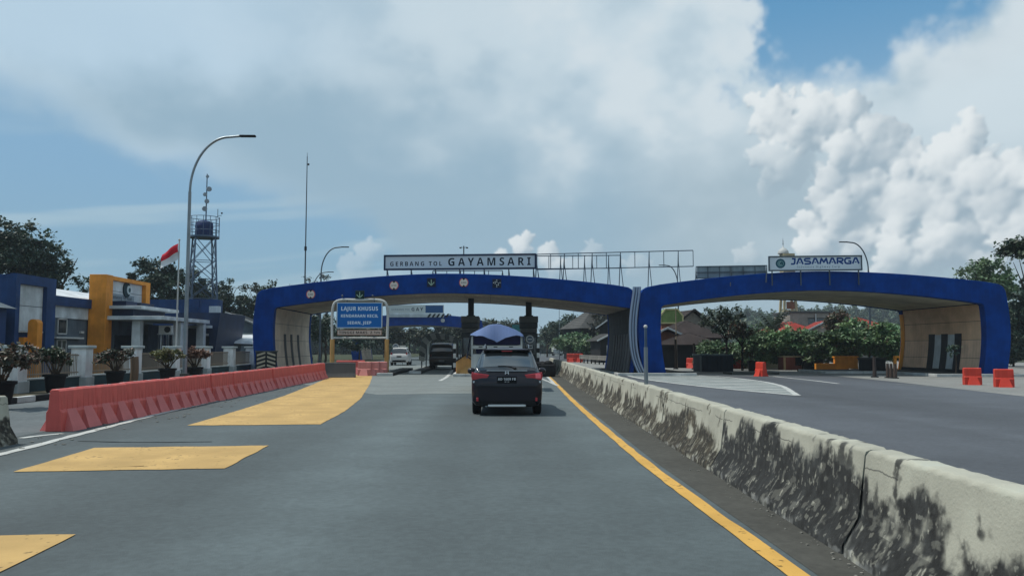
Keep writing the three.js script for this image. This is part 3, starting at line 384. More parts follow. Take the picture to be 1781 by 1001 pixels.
// things fixed to the front of the left gate: height roundels and lane signals
const gateFront = (px, py, out) => { const d = V(P_M.x - P_L.x, 0, P_M.z - P_L.z).normalize(), n = V(-d.z, 0, d.x); const r = ray(px, py), s = P_L.clone().addScaledVector(n, out).sub(camera.position).dot(n) / r.dot(n); return camera.position.clone().addScaledVector(r, s); };
function heightRoundel(px, py, txt, label, R = 0.29) {
  const p = gateFront(px, py, 0.05), t = thing('height_sign', label, 'traffic sign', p, tL, 'round height signs on the gate');
  new MB().cyl(R, R, V(0, 0, -0.04), V(0, 0, 0), 28).build('disc', mat(196, 84, 62), t); new MB().cyl(R * 0.86, R * 0.86, V(0, 0, 0), V(0, 0, 0.008), 28).build('face', mat(206, 200, 192), t);
  for (const s of [-1, 1]) { const b = new MB(), v = [V(-0.12, s * R * 0.98, 0.012), V(0.12, s * R * 0.98, 0.012), V(0, s * R * 0.45, 0.012)]; s > 0 ? b.tri(v[1], v[0], v[2]) : b.tri(v[0], v[1], v[2]); b.build('arrowhead', M.black, t); }
  const tx = canvasTex(128, 64, (g) => { g.fillStyle = '#cec8c0'; g.fillRect(0, 0, 128, 64); g.fillStyle = '#1a1a1c'; g.font = 'bold 46px sans-serif'; g.textAlign = 'center'; g.fillText(txt, 64, 49); }); const f = new THREE.PlaneGeometry(R * 1.35, R * 0.6); f.translate(0, 0, 0.011); mesh('number', f, printMat(tx), t);
}
heightRoundel(540, 511.5, '4.2m', 'round height limit sign over the leftmost lane of the left gate'); heightRoundel(685, 496, '2.1m', 'pale round height limit sign on the beam, below the left end of the name board'); heightRoundel(806.5, 491, '4.2m', 'round height limit sign on the beam below the middle of the name board');
function laneSignal(px, py, kind, label, o = {}) {
  const t = thing('lane_signal', label, 'lane signal', o.pos ?? gateFront(px, py, 0.06), o.turn ?? tL);
  new MB().box(0.56, 0.56, 0.10, 0, -0.28, -0.05, 0, 0.02).build('housing', o.m ?? mat(18, 30, 52), t);
  const b = new MB(), m = kind === 'dots' ? mat(205, 215, 215) : mat(150, 178, 160); const dot = (x, y) => b.box(0.05, 0.05, 0.012, x, y - 0.025, 0.003);
  if (kind === 'dots') for (const [x, y] of [[0, 0.2], [0, 0.1], [-0.1, 0], [0.1, 0], [0, -0.1], [0, -0.2], [-0.2, 0.04], [0.2, 0.04], [-0.1, 0.1], [0.1, -0.1]]) dot(x, y);
  else { b.bar(0.05, V(0, 0.18, 0.008), V(0, -0.16, 0.008), 0.012); b.bar(0.05, V(-0.19, 0.02, 0.008), V(0, -0.18, 0.008), 0.012); b.bar(0.05, V(0.19, 0.02, 0.008), V(0, -0.18, 0.008), 0.012); }
  b.build('symbol', m, t); return t;
}
laneSignal(750, 491, 'arrow', 'dark lane signal with a downward arrow, between the round signs'); laneSignal(864, 492.5, 'dots', 'dark lane signal with white dots, right of the round signs');

// ---------------------------------------------------------------- roof boards and empty frames
function board(name, label, a, b, y0, y1, d0, face, o = {}) {
  const p0 = at(a, 480, d0[0]), p1 = at(b, 480, d0[1]), w = Math.hypot(p1.x - p0.x, p1.z - p0.z), turn = -Math.atan2(p1.z - p0.z, p1.x - p0.x), mid = p0.clone().add(p1).multiplyScalar(0.5), base = o.base, h = y1 - y0;
  const t = thing(name, label, 'sign', [mid.x, base, mid.z], turn), lo = y0 - base;
  new MB().box(w - 0.02, h - 0.02, 0.12, 0, lo + 0.01, -0.10).build('panel', M.white, t); const fr = new MB(), s = o.fw ?? 0.10; fr.box(w, s, 0.2, 0, lo - 0.02, -0.08).box(w, s, 0.2, 0, lo + h - s + 0.02, -0.08).box(s, h - 2 * s + 0.03, 0.2, -w / 2 + s / 2, lo + s - 0.018, -0.08).box(s, h - 2 * s + 0.03, 0.2, w / 2 - s / 2, lo + s - 0.018, -0.08); fr.build('frame', o.fm ?? M.navy, t);
  const f = new THREE.PlaneGeometry(w - 2 * s, h - 2 * s); f.translate(0, lo + h / 2, -0.035); mesh('lettering', f, printMat(face(w - 2 * s, h - 2 * s)), t);
  for (let i = 0; i < (o.legs ?? 5); i++) { const x = lerp(-w / 2 + 0.2, w / 2 - 0.2, i / ((o.legs ?? 5) - 1)), g = new MB(); g.bar(0.06, V(x, -0.6, -0.1), V(x, lo, -0.1)).bar(0.05, V(x + 0.12, -0.6, -0.75), V(x, lo + 0.05, -0.12)); g.build('support', M.steelDark, t); }
  return t;
}
const yOf = (py, d) => EYE + (HZ - py) * d / F;
const DB = [53.2, 52.0];
board('name_board', 'long white board with the toll plaza name in dark capitals on the roof', 667, 933, yOf(468, 52.6), yOf(442, 52.6), DB, (w, h) => canvasTex(2048, Math.round(2048 * h / w), (g, W, H) => {
  g.fillStyle = '#c9d3d8'; g.fillRect(0, 0, W, H); g.fillStyle = '#16222e'; g.font = `bold ${Math.round(H * 0.50)}px sans-serif`; const x = 0.03 * W; g.save(); const k = (0.345 * W) / (g.measureText('GERBANG TOL').width + 11 * 16); g.restore(); spaced(g, 'GERBANG TOL', x, H * 0.80, 18 * Math.min(k, 1.6)); g.font = `bold ${Math.round(H * 0.92)}px sans-serif`; let sp = 10; const tw = [...'GAYAMSARI'].reduce((s, c) => s + g.measureText(c).width, 0); sp = (0.555 * W - tw) / 8; spaced(g, 'GAYAMSARI', 0.42 * W, H * 0.82, sp);
}), { base: 6.05, legs: 7 });
board('company_board', 'white board with a round green emblem and blue company name on the right gate', 1338, 1501, yOf(466, 47.5), yOf(440, 47.5), [48.6, 47.9], (w, h) => canvasTex(1536, Math.round(1536 * h / w), (g, W, H) => {
  g.fillStyle = '#ccd6dd'; g.fillRect(0, 0, W, H); const cx = 0.12 * W, cy = 0.5 * H, R = 0.38 * H; g.fillStyle = '#1f4f5e'; g.beginPath(); g.arc(cx, cy, R, 0, 7); g.fill(); g.fillStyle = '#6b8f92'; g.beginPath(); g.arc(cx, cy, R * 0.66, 0, 7); g.fill(); g.fillStyle = '#24505a'; g.beginPath(); g.arc(cx + R * 0.05, cy, R * 0.5, 0, 7); g.fill(); g.strokeStyle = '#8fb0ae'; g.lineWidth = R * 0.14; g.beginPath(); g.arc(cx, cy, R * 0.3, 0.6, 5.2); g.stroke();
  // stylised capitals: A without a crossbar
  g.strokeStyle = '#173f7c'; g.fillStyle = '#173f7c'; g.lineWidth = H * 0.135; g.lineJoin = 'round'; g.lineCap = 'butt'; const h0 = H * 0.10, hh = H * 0.47; let x = 0.235 * W; const cw = 0.071 * W, gp = 0.0135 * W;
  for (const ch of 'JASAMARGA') { const w = ch === 'M' ? cw * 1.25 : ch === 'J' ? cw * 0.7 : cw; g.beginPath(); const X = (u) => x + u * w, Y = (v) => h0 + v * hh;
    if (ch === 'J') { g.moveTo(X(0.25), Y(0.05)); g.lineTo(X(0.9), Y(0.05)); g.lineTo(X(0.82), Y(0.75)); g.quadraticCurveTo(X(0.75), Y(0.97), X(0.4), Y(0.95)); g.lineTo(X(0), Y(0.95)); }
    if (ch === 'A') { g.moveTo(X(0.02), Y(1)); g.lineTo(X(0.38), Y(0.06)); g.lineTo(X(0.62), Y(0.06)); g.lineTo(X(0.98), Y(1)); g.moveTo(X(0.5), Y(0.62)); g.lineTo(X(0.5), Y(0.8)); }
    if (ch === 'S') { g.moveTo(X(0.95), Y(0.06)); g.lineTo(X(0.3), Y(0.06)); g.quadraticCurveTo(X(0), Y(0.1), X(0.05), Y(0.34)); g.quadraticCurveTo(X(0.1), Y(0.5), X(0.5), Y(0.5)); g.quadraticCurveTo(X(0.98), Y(0.52), X(0.93), Y(0.76)); g.quadraticCurveTo(X(0.9), Y(0.95), X(0.6), Y(0.95)); g.lineTo(X(0.02), Y(0.95)); }
    if (ch === 'M') { g.moveTo(X(0.02), Y(1)); g.lineTo(X(0.2), Y(0.06)); g.lineTo(X(0.5), Y(0.7)); g.lineTo(X(0.8), Y(0.06)); g.lineTo(X(0.98), Y(1)); }
    if (ch === 'R') { g.moveTo(X(0.08), Y(1)); g.lineTo(X(0.08), Y(0.06)); g.lineTo(X(0.6), Y(0.06)); g.quadraticCurveTo(X(0.95), Y(0.08), X(0.92), Y(0.32)); g.quadraticCurveTo(X(0.9), Y(0.56), X(0.5), Y(0.56)); g.lineTo(X(0.3), Y(0.56)); g.lineTo(X(0.95), Y(1)); }
    if (ch === 'G') { g.moveTo(X(0.95), Y(0.06)); g.lineTo(X(0.35), Y(0.06)); g.quadraticCurveTo(X(0.02), Y(0.1), X(0.04), Y(0.5)); g.quadraticCurveTo(X(0.04), Y(0.94), X(0.4), Y(0.95)); g.lineTo(X(0.92), Y(0.95)); g.lineTo(X(0.92), Y(0.56)); g.lineTo(X(0.55), Y(0.56)); }
    g.stroke(); x += w + gp; }
  g.fillStyle = '#46586c'; g.font = `${Math.round(H * 0.22)}px sans-serif`; spaced(g, 'Indonesia Highway Corp', 0.30 * W, H * 0.86, W * 0.006);
}), { base: 6.0, legs: 4, fw: 0.06, fm: M.steelDark });
function openFrame(label, a, b, top, bot, d, base, n, o = {}) {
  const p0 = at(a, 460, d[0]), p1 = at(b, 460, d[1]), w = Math.hypot(p1.x - p0.x, p1.z - p0.z), turn = -Math.atan2(p1.z - p0.z, p1.x - p0.x), m = p0.clone().add(p1).multiplyScalar(0.5), t = thing('billboard_frame', label, 'billboard frame', [m.x, base[0], m.z], turn), dm = (d[0] + d[1]) / 2, yt = yOf(top, dm) - base[0], yb = yOf(bot, dm) - base[0], k = o.t ?? 0.055;
  new MB().bar(k, V(-w / 2, yt, 0), V(w / 2, yt, 0)).build('top_rail', o.m ?? M.steelDark, t); new MB().bar(k, V(-w / 2, yb, 0), V(w / 2, yb, 0)).build('bottom_rail', o.m ?? M.steelDark, t); if (o.mid) new MB().bar(k, V(-w / 2, (yt + yb) / 2, 0), V(w / 2, (yt + yb) / 2, 0)).build('middle_rail', M.steelDark, t);
  for (let i = 0; i <= n; i++) { const x = lerp(-w / 2, w / 2, i / n); new MB().bar(k * 0.8, V(x, yb, 0), V(x, yt, 0)).build('upright', o.m ?? M.steelDark, t); if (!(i % (o.every ?? 2))) { const f = lerp(base[1] ?? 0, base[2] ?? 0, i / n) - 0.4; new MB().bar(k, V(x - 0.1, f, 0.25), V(x, yt, 0)).bar(k * 0.8, V(x + 0.14, f, -0.6), V(x, yb + 0.3, 0)).build('strut', o.m ?? M.steelDark, t); } }
  if (o.sheet) { const s = new MB().box(w - 0.1, (yt - yb) * 0.96, 0.015, 0, yb + (yt - yb) * 0.02, 0.08 * -1); s.build('sheet', worn(150, 168, 178, { roughness: 0.5 }), t); }
  return t;
}
openFrame('tall empty steel billboard frame reaching over the gap between the gates', 934, 1206, 437.5, 465, [55, 52.5], [5.9, 0.1, -0.15], 11, { every: 2 });
openFrame('shorter empty steel frame behind the right end of the name board', 934, 1080, 443.5, 466, [53.6, 53], [5.95, 0.1, -0.3], 7, { every: 2 });
openFrame('low panelled steel frame left of the emblem board on the right gate', 1211, 1334, 461, 482, [49.8, 49], [5.6, 0, 0.4], 6, { mid: 1, sheet: 1, every: 3 });
openFrame('low dark steel frame under the middle of the name board', 753, 874, 470.5, 480, [55, 54.6], [6.1, 0, 0], 5, { every: 5 });

// ---------------------------------------------------------------- gantry sign over the special lane
{
  const c0 = gd(577, 651), c1 = gd(672, 651), w = c0.distanceTo(c1), m = c0.clone().add(c1).multiplyScalar(0.5), d = -m.z, t = thing('lane_sign_gantry', 'white tubular gantry with a blue special lane sign for small vehicles', 'road sign', m, -0.02), Y = (py) => yOf(py, d), r = 0.085, R = 0.5, top = Y(522), hw = w / 2;
  new MB().tube([V(-hw, 0.2, 0), V(-hw, 1.5, 0), V(-hw, top - R, 0), V(-hw + 0.14, top - 0.14, 0), V(-hw + R, top, 0), V(0, top, 0), V(hw - R, top, 0), V(hw - 0.14, top - 0.14, 0), V(hw, top - R, 0), V(hw, 1.5, 0), V(hw, 0.2, 0)], r, 90, 10).build('tube_frame', M.white, t);
  for (const s of [-1, 1]) new MB().cyl(0.14, 0.14, V(s * hw, 0, 0), V(s * hw, Y(590), 0), 14).build('post_sleeve', M.ochre, t);
  new MB().cyl(0.06, 0.06, V(-hw, Y(587.5), 0), V(hw, Y(587.5), 0), 10).build('height_bar', M.white, t);
  const sign = (nm, x0, x1, y0, y1, face, border) => { const a = at(x0, 550, d).x - m.x, b = at(x1, 550, d).x - m.x, yt = Y(y0), yb = Y(y1), p = new MB().box(b - a, yt - yb, 0.06, (a + b) / 2, yb, 0.10).build(nm, border, t), f = new THREE.PlaneGeometry(b - a - 0.06, yt - yb - 0.06); f.translate((a + b) / 2, (yt + yb) / 2, 0.134); mesh('sign_face', f, printMat(face), p); };
  sign('sign_panel', 585.5, 665.5, 526, 571, canvasTex(800, 450, (g, W, H) => { g.fillStyle = '#0a60a8'; g.fillRect(0, 0, W, H); g.strokeStyle = '#b9cddb'; g.lineWidth = 8; g.strokeRect(5, 5, W - 10, H - 10); g.fillStyle = '#d3e0e8'; g.textAlign = 'center'; g.font = 'bold 96px sans-serif'; g.fillText('LAJUR KHUSUS', W / 2, 140); g.font = 'bold 74px sans-serif'; g.fillText('KENDARAAN KECIL', W / 2, 262); g.fillText('SEDAN, JEEP', W / 2, 385); }), M.white);
  sign('height_plate', 587, 665, 573.5, 583, canvasTex(800, 100, (g, W, H) => { g.fillStyle = '#b9a89c'; g.fillRect(0, 0, W, H); g.fillStyle = '#2a1c1c'; g.font = 'bold 80px sans-serif'; g.textAlign = 'center'; g.fillText('TINGGI MAKS. 2.1m', W / 2, 79); }), M.rust);
  for (const s of [-0.8, 0.9]) new MB().bar(0.05, V(s, Y(587), 0.05), V(s, top, 0.05)).build('hanger', M.steelDark, t);
  const bl = new MB(); for (const [px] of [[595], [648]]) { const x = at(px, 520, d).x - m.x; bl.cyl(0.02, 0.02, V(x, top, 0), V(x, top + 0.22, 0), 6).ball(0.07, x, top + 0.27, 0); } bl.build('flasher', M.steelDark, t);
  const s = laneSignal(0, 0, 'arrow', 'dark lane signal with a green arrow on top of the white gantry', { pos: [at(625.5, 520, d).x, top + 0.32, m.z + 0.06], turn: -0.02, m: mat(14, 44, 44) });
}

// ---------------------------------------------------------------- vehicles: a body skinned over cross-sections, panes and lamps laid on that skin
function shell(S, belt) {
  const ring = (s) => { const { yb, yt, w, wt = w * 0.95 } = s, hi = yt > belt + 0.12, pts = [[w - 0.10, yb], [w - 0.015, yb + 0.10], [w, Math.min(yb + 0.32, lerp(yb, yt, 0.4))], [w, lerp(yb, Math.min(yt, belt), 0.75)], [w - 0.02, Math.min(belt, yt - 0.05)]]; if (hi) pts.push([lerp(w - 0.03, wt, 0.25), lerp(belt, yt, 0.25)], [lerp(w - 0.03, wt, 0.55), lerp(belt, yt, 0.55)], [lerp(w - 0.03, wt, 0.88), yt - 0.10], [wt - 0.02, yt - 0.025], [wt * 0.6, yt], [0, yt + 0.02]); else pts.push([w - 0.035, yt - 0.04], [w - 0.06, yt - 0.025], [w - 0.12, yt - 0.008], [w * 0.75, yt], [w * 0.4, yt + 0.01], [0, yt + 0.015]); const L = pts.map(([x, y]) => [-x, y]); return [...L, ...pts.slice(0, -1).reverse()]; };
  const rings = S.map(ring), W = rings[0].length, P = (i, j) => { const i0 = clamp(Math.floor(i), 0, S.length - 2), fi = i - i0, j0 = clamp(Math.floor(j), 0, W - 2), fj = j - j0, p = (a, b) => V(rings[a][b][0], rings[a][b][1], S[a].z); return p(i0, j0).lerp(p(i0 + 1, j0), fi).lerp(p(i0, j0 + 1).lerp(p(i0 + 1, j0 + 1), fi), fj); };
  return { P, W, n: S.length, S };
}
function shellGeo(sh) {
  const N = [], I = [], nu = (sh.n - 1) * 3, nv = (sh.W - 1) * 2; for (let i = 0; i <= nu; i++) for (let j = 0; j <= nv; j++) { const p = sh.P(i / 3, j / 2); N.push(p.x, p.y, p.z); }
  for (let i = 0; i < nu; i++) for (let j = 0; j < nv; j++) { const a = i * (nv + 1) + j, b = a + nv + 1; I.push(a, b, a + 1, b, b + 1, a + 1); }
  for (const i of [0, nu]) { const c = N.length / 3, pts = []; for (let j = 0; j <= nv; j++) pts.push(i * (nv + 1) + j); let y = 0; pts.forEach((k) => { y += N[k * 3 + 1]; }); N.push(0, y / pts.length, N[pts[0] * 3 + 2]); for (let j = 0; j < nv; j++) i ? I.push(c, pts[j + 1], pts[j]) : I.push(c, pts[j], pts[j + 1]); I.push(...(i ? [c, pts[0], pts[nv]] : [c, pts[nv], pts[0]])); }
  for (let i = 0; i < nu; i++) { const a = i * (nv + 1), b = a + nv, c = a + nv + 1, d = c + nv; I.push(a, b, c, b, d, c); }
  const g = new THREE.BufferGeometry(); g.setAttribute('position', new THREE.Float32BufferAttribute(N, 3)); g.setAttribute('uv', new THREE.Float32BufferAttribute(N.filter((_, k) => k % 3 !== 0), 2)); g.setIndex(I); g.computeVertexNormals(); return g;
}
function patch(sh, i0, i1, j0, j1, off, nu = 4, nv = 8) {       // a pane lying `off` metres proud of the skin
  const Q = [], Nn = [], U = [], I = [], q = (i, j) => { const p = sh.P(i, j), a = sh.P(i + 0.05, j).sub(p), b = sh.P(i, j + 0.05).sub(p), n = b.cross(a).normalize(); if (n.dot(p.clone().sub(V(0, 0.7, p.z))) < 0) n.negate(); return [p.addScaledVector(n, off), n]; };
  for (let u = 0; u <= nu; u++) for (let v = 0; v <= nv; v++) { const [p, n] = q(lerp(i0, i1, u / nu), lerp(j0, j1, v / nv)); Q.push(p.x, p.y, p.z); Nn.push(n.x, n.y, n.z); U.push(v / nv, u / nu); if (u < nu && v < nv) { const a = u * (nv + 1) + v, b = a + nv + 1; I.push(a, b, a + 1, b, b + 1, a + 1); } }
  { const v = (k) => V(Q[k * 3], Q[k * 3 + 1], Q[k * 3 + 2]), [a, b, c] = I, gn = v(b).sub(v(a)).cross(v(c).sub(v(a))); if (gn.dot(V(Nn[a * 3], Nn[a * 3 + 1], Nn[a * 3 + 2])) < 0) for (let k = 0; k < I.length; k += 3) [I[k + 1], I[k + 2]] = [I[k + 2], I[k + 1]]; }
  const g = new THREE.BufferGeometry(); g.setAttribute('position', new THREE.Float32BufferAttribute(Q, 3)); g.setAttribute('normal', new THREE.Float32BufferAttribute(Nn, 3)); g.setAttribute('uv', new THREE.Float32BufferAttribute(U, 2)); g.setIndex(I); return g;
}
function wheel(parent, x, z, R, w = 0.21) {
  const t = new THREE.Group(); t.name = 'wheel'; t.position.set(x, R, z); parent.add(t);
  const pr = [[R * 0.62, -w / 2], [R * 0.93, -w / 2], [R, -w * 0.36], [R, w * 0.36], [R * 0.93, w / 2], [R * 0.62, w / 2]].map(([a, b]) => new THREE.Vector2(a, b)), g = new THREE.LatheGeometry(pr, 28); g.rotateZ(Math.PI / 2); mesh('tyre', g, M.rubber, t);
  const b = new MB(), s = Math.sign(x); b.cyl(R * 0.63, R * 0.63, V(-w * 0.3, 0, 0), V(w * 0.3, 0, 0), 24); for (let k = 0; k < 5; k++) { const a = k * Math.PI * 2 / 5; b.bar(0.05, V(s * w * 0.36, 0, 0), V(s * w * 0.36, Math.cos(a) * R * 0.58, Math.sin(a) * R * 0.58)); } b.build('rim', M.steelDark, t);
}
const carPaint = (r, g, b, rough = 0.35) => new THREE.MeshPhysicalMaterial({ color: new THREE.Color().setRGB(r, g, b), roughness: rough, metalness: 0, specularIntensity: 0.2, clearcoat: 0.6, clearcoatRoughness: 0.08, side: THREE.DoubleSide });
function makeCar(name, label, cat, pos, turn, o) {
  const t = thing(name, label, cat, pos, turn), sh = shell(o.S, o.belt), c = (sh.W - 1) / 2; mesh('body', shellGeo(sh), o.paint, t);
  const iz = (z) => { for (let i = 0; i < sh.n - 1; i++) if (z <= sh.S[i].z && z >= sh.S[i + 1].z) return i + (sh.S[i].z - z) / (sh.S[i].z - sh.S[i + 1].z); return sh.n - 1.01; };
  const rw = o.rw; mesh('rear_window_surround', patch(sh, iz(rw[0] + 0.05), iz(rw[1] - 0.03), c - 4.0, c + 4.0, 0.004, 5, 12), M.glassDark, t); mesh('rear_window', patch(sh, iz(rw[0]), iz(rw[1]), c - 3.1, c + 3.1, 0.012, 5, 12), o.glass ?? M.tint, t);
  for (const [z0, z1] of o.sw ?? []) for (const s of [-1, 1]) mesh('side_window', patch(sh, iz(z0), iz(z1), s < 0 ? 4.4 : sh.W - 1 - 7.2, s < 0 ? 7.2 : sh.W - 1 - 4.4, 0.008, 6, 3), M.glassDark, t);
  for (const s of [-1, 1]) for (const z of o.wz) wheel(t, s * (o.S[4].w - 0.11), z, o.R ?? 0.33);
  return { t, sh, iz, c };
}
{
  const paint = carPaint(0.011, 0.010, 0.016, 0.3), redLens = new THREE.MeshPhysicalMaterial({ color: new THREE.Color().setRGB(0.42, 0.02, 0.03), roughness: 0.25, clearcoat: 1 }), redShine = new THREE.MeshPhysicalMaterial({ color: new THREE.Color().setRGB(1.0, 0.16, 0.20), roughness: 0.25, clearcoat: 1 }), clear = mat(190, 196, 200, { roughness: 0.2 });  // right tail lens: its bright shine is put into the colour
  const S = [{ z: 0.0, yb: 0.36, yt: 0.78, w: 0.70 }, { z: -0.03, yb: 0.34, yt: 0.93, w: 0.80 }, { z: -0.09, yb: 0.27, yt: 1.06, w: 0.855 }, { z: -0.16, yb: 0.25, yt: 1.17, w: 0.868, wt: 0.72 }, { z: -0.27, yb: 0.25, yt: 1.38, w: 0.868, wt: 0.665 }, { z: -0.38, yb: 0.25, yt: 1.555, w: 0.868, wt: 0.63 }, { z: -0.48, yb: 0.25, yt: 1.61, w: 0.868, wt: 0.615 }, { z: -1.0, yb: 0.24, yt: 1.645, w: 0.868, wt: 0.61 }, { z: -2.0, yb: 0.24, yt: 1.64, w: 0.868, wt: 0.60 }, { z: -2.6, yb: 0.24, yt: 1.56, w: 0.868, wt: 0.585 }, { z: -3.4, yb: 0.24, yt: 1.10, w: 0.865, wt: 0.74 }, { z: -4.1, yb: 0.26, yt: 0.98, w: 0.84 }, { z: -4.38, yb: 0.30, yt: 0.82, w: 0.72 }, { z: -4.42, yb: 0.40, yt: 0.7, w: 0.6 }];
  const { t } = makeCar('car', 'black people carrier with red tail lights braking in the centre lane ahead', 'car', V((881.5 - VX) / F * 20.15, 0, -20.1), -0.02, { S, belt: 0.98, paint, rw: [-0.17, -0.355], sw: [[-0.55, -1.05], [-1.12, -1.9], [-1.98, -2.75]], wz: [-0.78, -3.45] });
  for (const s of [-1, 1]) {
    const lamp = new THREE.Shape([[0.45, 0.99], [0.49, 0.92], [0.68, 0.89], [0.845, 0.89], [0.862, 0.97], [0.85, 1.05], [0.70, 1.02]].map(([x, y]) => new THREE.Vector2(s * x, y))), g = new THREE.ExtrudeGeometry(lamp, { depth: 0.06, bevelEnabled: true, bevelThickness: 0.012, bevelSize: 0.012, bevelSegments: 2 }); g.translate(0, 0, -0.10); const L = mesh('tail_light', g, redLens, t);
    new MB().box(0.13, 0.10, 0.02, s * 0.765, 0.915, -0.028, 0, 0.008).build('lens', s > 0 ? redShine : redLens, L); new MB().box(0.16, 0.05, 0.03, s * 0.75, 0.80, -0.045, 0, 0.01).build('reverse_lens', clear, L);
    new MB().box(0.05, 0.09, 0.02, s * 0.72, 0.36, -0.012, 0, 0.006).build('reflector', redLens, t);
    const m = new MB().ball(0.12, s * 0.97, 1.02, -2.72, 1, 0.75, 0.5).bar(0.05, V(s * 0.84, 0.98, -2.72), V(s * 0.95, 1.0, -2.72)); m.build('door_mirror', paint, t);
    new MB().tube([V(s * 0.55, 1.63, -0.6), V(s * 0.555, 1.70, -0.75), V(s * 0.555, 1.70, -2.0), V(s * 0.55, 1.61, -2.25)], 0.018, 20, 6).build('roof_rail', M.steelDark, t);
  }
  new MB().box(1.18, 0.035, 0.26, 0, 1.585, -0.36, 0, 0.015).build('spoiler', paint, t); new MB().box(0.26, 0.02, 0.02, 0, 1.565, -0.245).build('brake_light', redLens, t);
  new MB().box(1.0, 0.035, 0.03, 0, 1.075, -0.075, 0, 0.01).build('tailgate_trim', M.steel, t);
  { const h = new MB(); h.bar(0.018, V(-0.04, 1.01, -0.045), V(-0.028, 1.09, -0.06)).bar(0.018, V(0.04, 1.01, -0.045), V(0.028, 1.09, -0.06)).bar(0.018, V(-0.034, 1.045, -0.05), V(0.034, 1.045, -0.05)); h.build('emblem', mat(200, 205, 208, { metalness: 0.6, roughness: 0.3 }), t); }
  { const f = new THREE.PlaneGeometry(0.46, 0.15); f.translate(0, 0.875, 0.004); new MB().box(0.48, 0.17, 0.03, 0, 0.79, -0.014, 0, 0.006).build('number_plate', M.black, t); mesh('plate_number', f, printMat(canvasTex(460, 150, (g) => { g.fillStyle = '#121316'; g.fillRect(0, 0, 460, 150); g.fillStyle = '#c9ccce'; g.textAlign = 'center'; g.font = 'bold 84px sans-serif'; g.fillText('AD 1609 FB', 230, 84); g.font = 'bold 36px sans-serif'; g.fillText('05 · 25', 230, 132); })), t); }
  new MB().tube([V(0.20, 1.15, -0.13), V(0.05, 1.20, -0.15), V(-0.22, 1.21, -0.155)], 0.012, 12, 6).ball(0.04, 0.20, 1.14, -0.125).build('wiper', M.black, t);
  new MB().box(1.40, 0.16, 0.10, 0, 0.24, -0.06, 0, 0.03).build('bumper_skirt', mat(22, 23, 25, { roughness: 0.6 }), t); new MB().box(0.92, 0.055, 0.05, 0, 0.225, -0.005, 0, 0.015).build('skid_plate', mat(205, 208, 206, { roughness: 0.4 }), t); new MB().box(1.5, 0.012, 0.012, 0, 0.70, 0.0).build('panel_gap', M.black, t);
  new MB().cyl(0.035, 0.035, V(-0.5, 0.26, -0.4), V(-0.5, 0.25, -0.02), 10).build('exhaust_pipe', M.steel, t);
}
{ // pale suv in the left lane beyond the sign, and the black minibus
  const S = [{ z: 0, yb: 0.42, yt: 0.85, w: 0.72 }, { z: -0.06, yb: 0.3, yt: 1.02, w: 0.83 }, { z: -0.14, yb: 0.28, yt: 1.16, w: 0.86, wt: 0.74 }, { z: -0.26, yb: 0.28, yt: 1.42, w: 0.865, wt: 0.68 }, { z: -0.36, yb: 0.28, yt: 1.6, w: 0.865, wt: 0.65 }, { z: -0.6, yb: 0.27, yt: 1.68, w: 0.865, wt: 0.64 }, { z: -2.2, yb: 0.27, yt: 1.69, w: 0.865, wt: 0.62 }, { z: -2.8, yb: 0.27, yt: 1.58, w: 0.865, wt: 0.60 }, { z: -3.4, yb: 0.27, yt: 1.12, w: 0.86, wt: 0.76 }, { z: -4.2, yb: 0.3, yt: 0.98, w: 0.8 }, { z: -4.4, yb: 0.4, yt: 0.8, w: 0.66 }];
  const { t } = makeCar('car', 'white sport utility car waiting in the left lane beyond the blue sign', 'car', V(at(694, 600, 78).x, 0, -78), 0, { S, belt: 1.0, paint: carPaint(0.55, 0.53, 0.5), glass: M.glassDark, rw: [-0.17, -0.33], sw: [[-0.6, -1.2], [-1.3, -2.1]], wz: [-0.8, -3.4] });
  for (const s of [-1, 1]) new MB().box(0.14, 0.30, 0.06, s * 0.72, 0.92, -0.10, 0, 0.02).build('tail_light', mat(140, 30, 30), t); new MB().box(0.46, 0.14, 0.03, 0, 0.78, 0.0).build('number_plate', M.black, t); new MB().box(1.3, 0.2, 0.06, 0, 0.34, -0.03, 0, 0.02).build('bumper', M.black, t);
  const B = [{ z: 0, yb: 0.5, yt: 1.0, w: 0.85 }, { z: -0.05, yb: 0.36, yt: 1.1, w: 0.92 }, { z: -0.10, yb: 0.34, yt: 1.25, w: 0.94, wt: 0.86 }, { z: -0.16, yb: 0.34, yt: 1.7, w: 0.95, wt: 0.80 }, { z: -0.24, yb: 0.34, yt: 1.98, w: 0.95, wt: 0.76 }, { z: -0.5, yb: 0.34, yt: 2.05, w: 0.95, wt: 0.74 }, { z: -3.6, yb: 0.34, yt: 2.05, w: 0.95, wt: 0.74 }, { z: -4.4, yb: 0.34, yt: 1.3, w: 0.94, wt: 0.8 }, { z: -4.9, yb: 0.4, yt: 0.95, w: 0.8 }];
  const b = makeCar('minibus', 'black minibus seen from behind, waiting under the curved awning', 'minibus', V(at(768, 600, 62).x, 0, -62), 0, { S: B, belt: 1.15, paint: carPaint(0.010, 0.011, 0.013), glass: M.glassDark, rw: [-0.12, -0.21], sw: [[-0.6, -1.8], [-1.9, -3.4]], wz: [-0.9, -3.9] }).t;
  for (const s of [-1, 1]) new MB().box(0.12, 0.34, 0.06, s * 0.80, 0.8, -0.06, 0, 0.02).build('tail_light', mat(90, 18, 20), b); new MB().box(0.42, 0.13, 0.03, 0, 0.62, 0.0).build('number_plate', mat(130, 134, 136), b); new MB().box(1.6, 0.2, 0.1, 0, 0.36, -0.04, 0, 0.03).build('bumper', M.black, b);
}
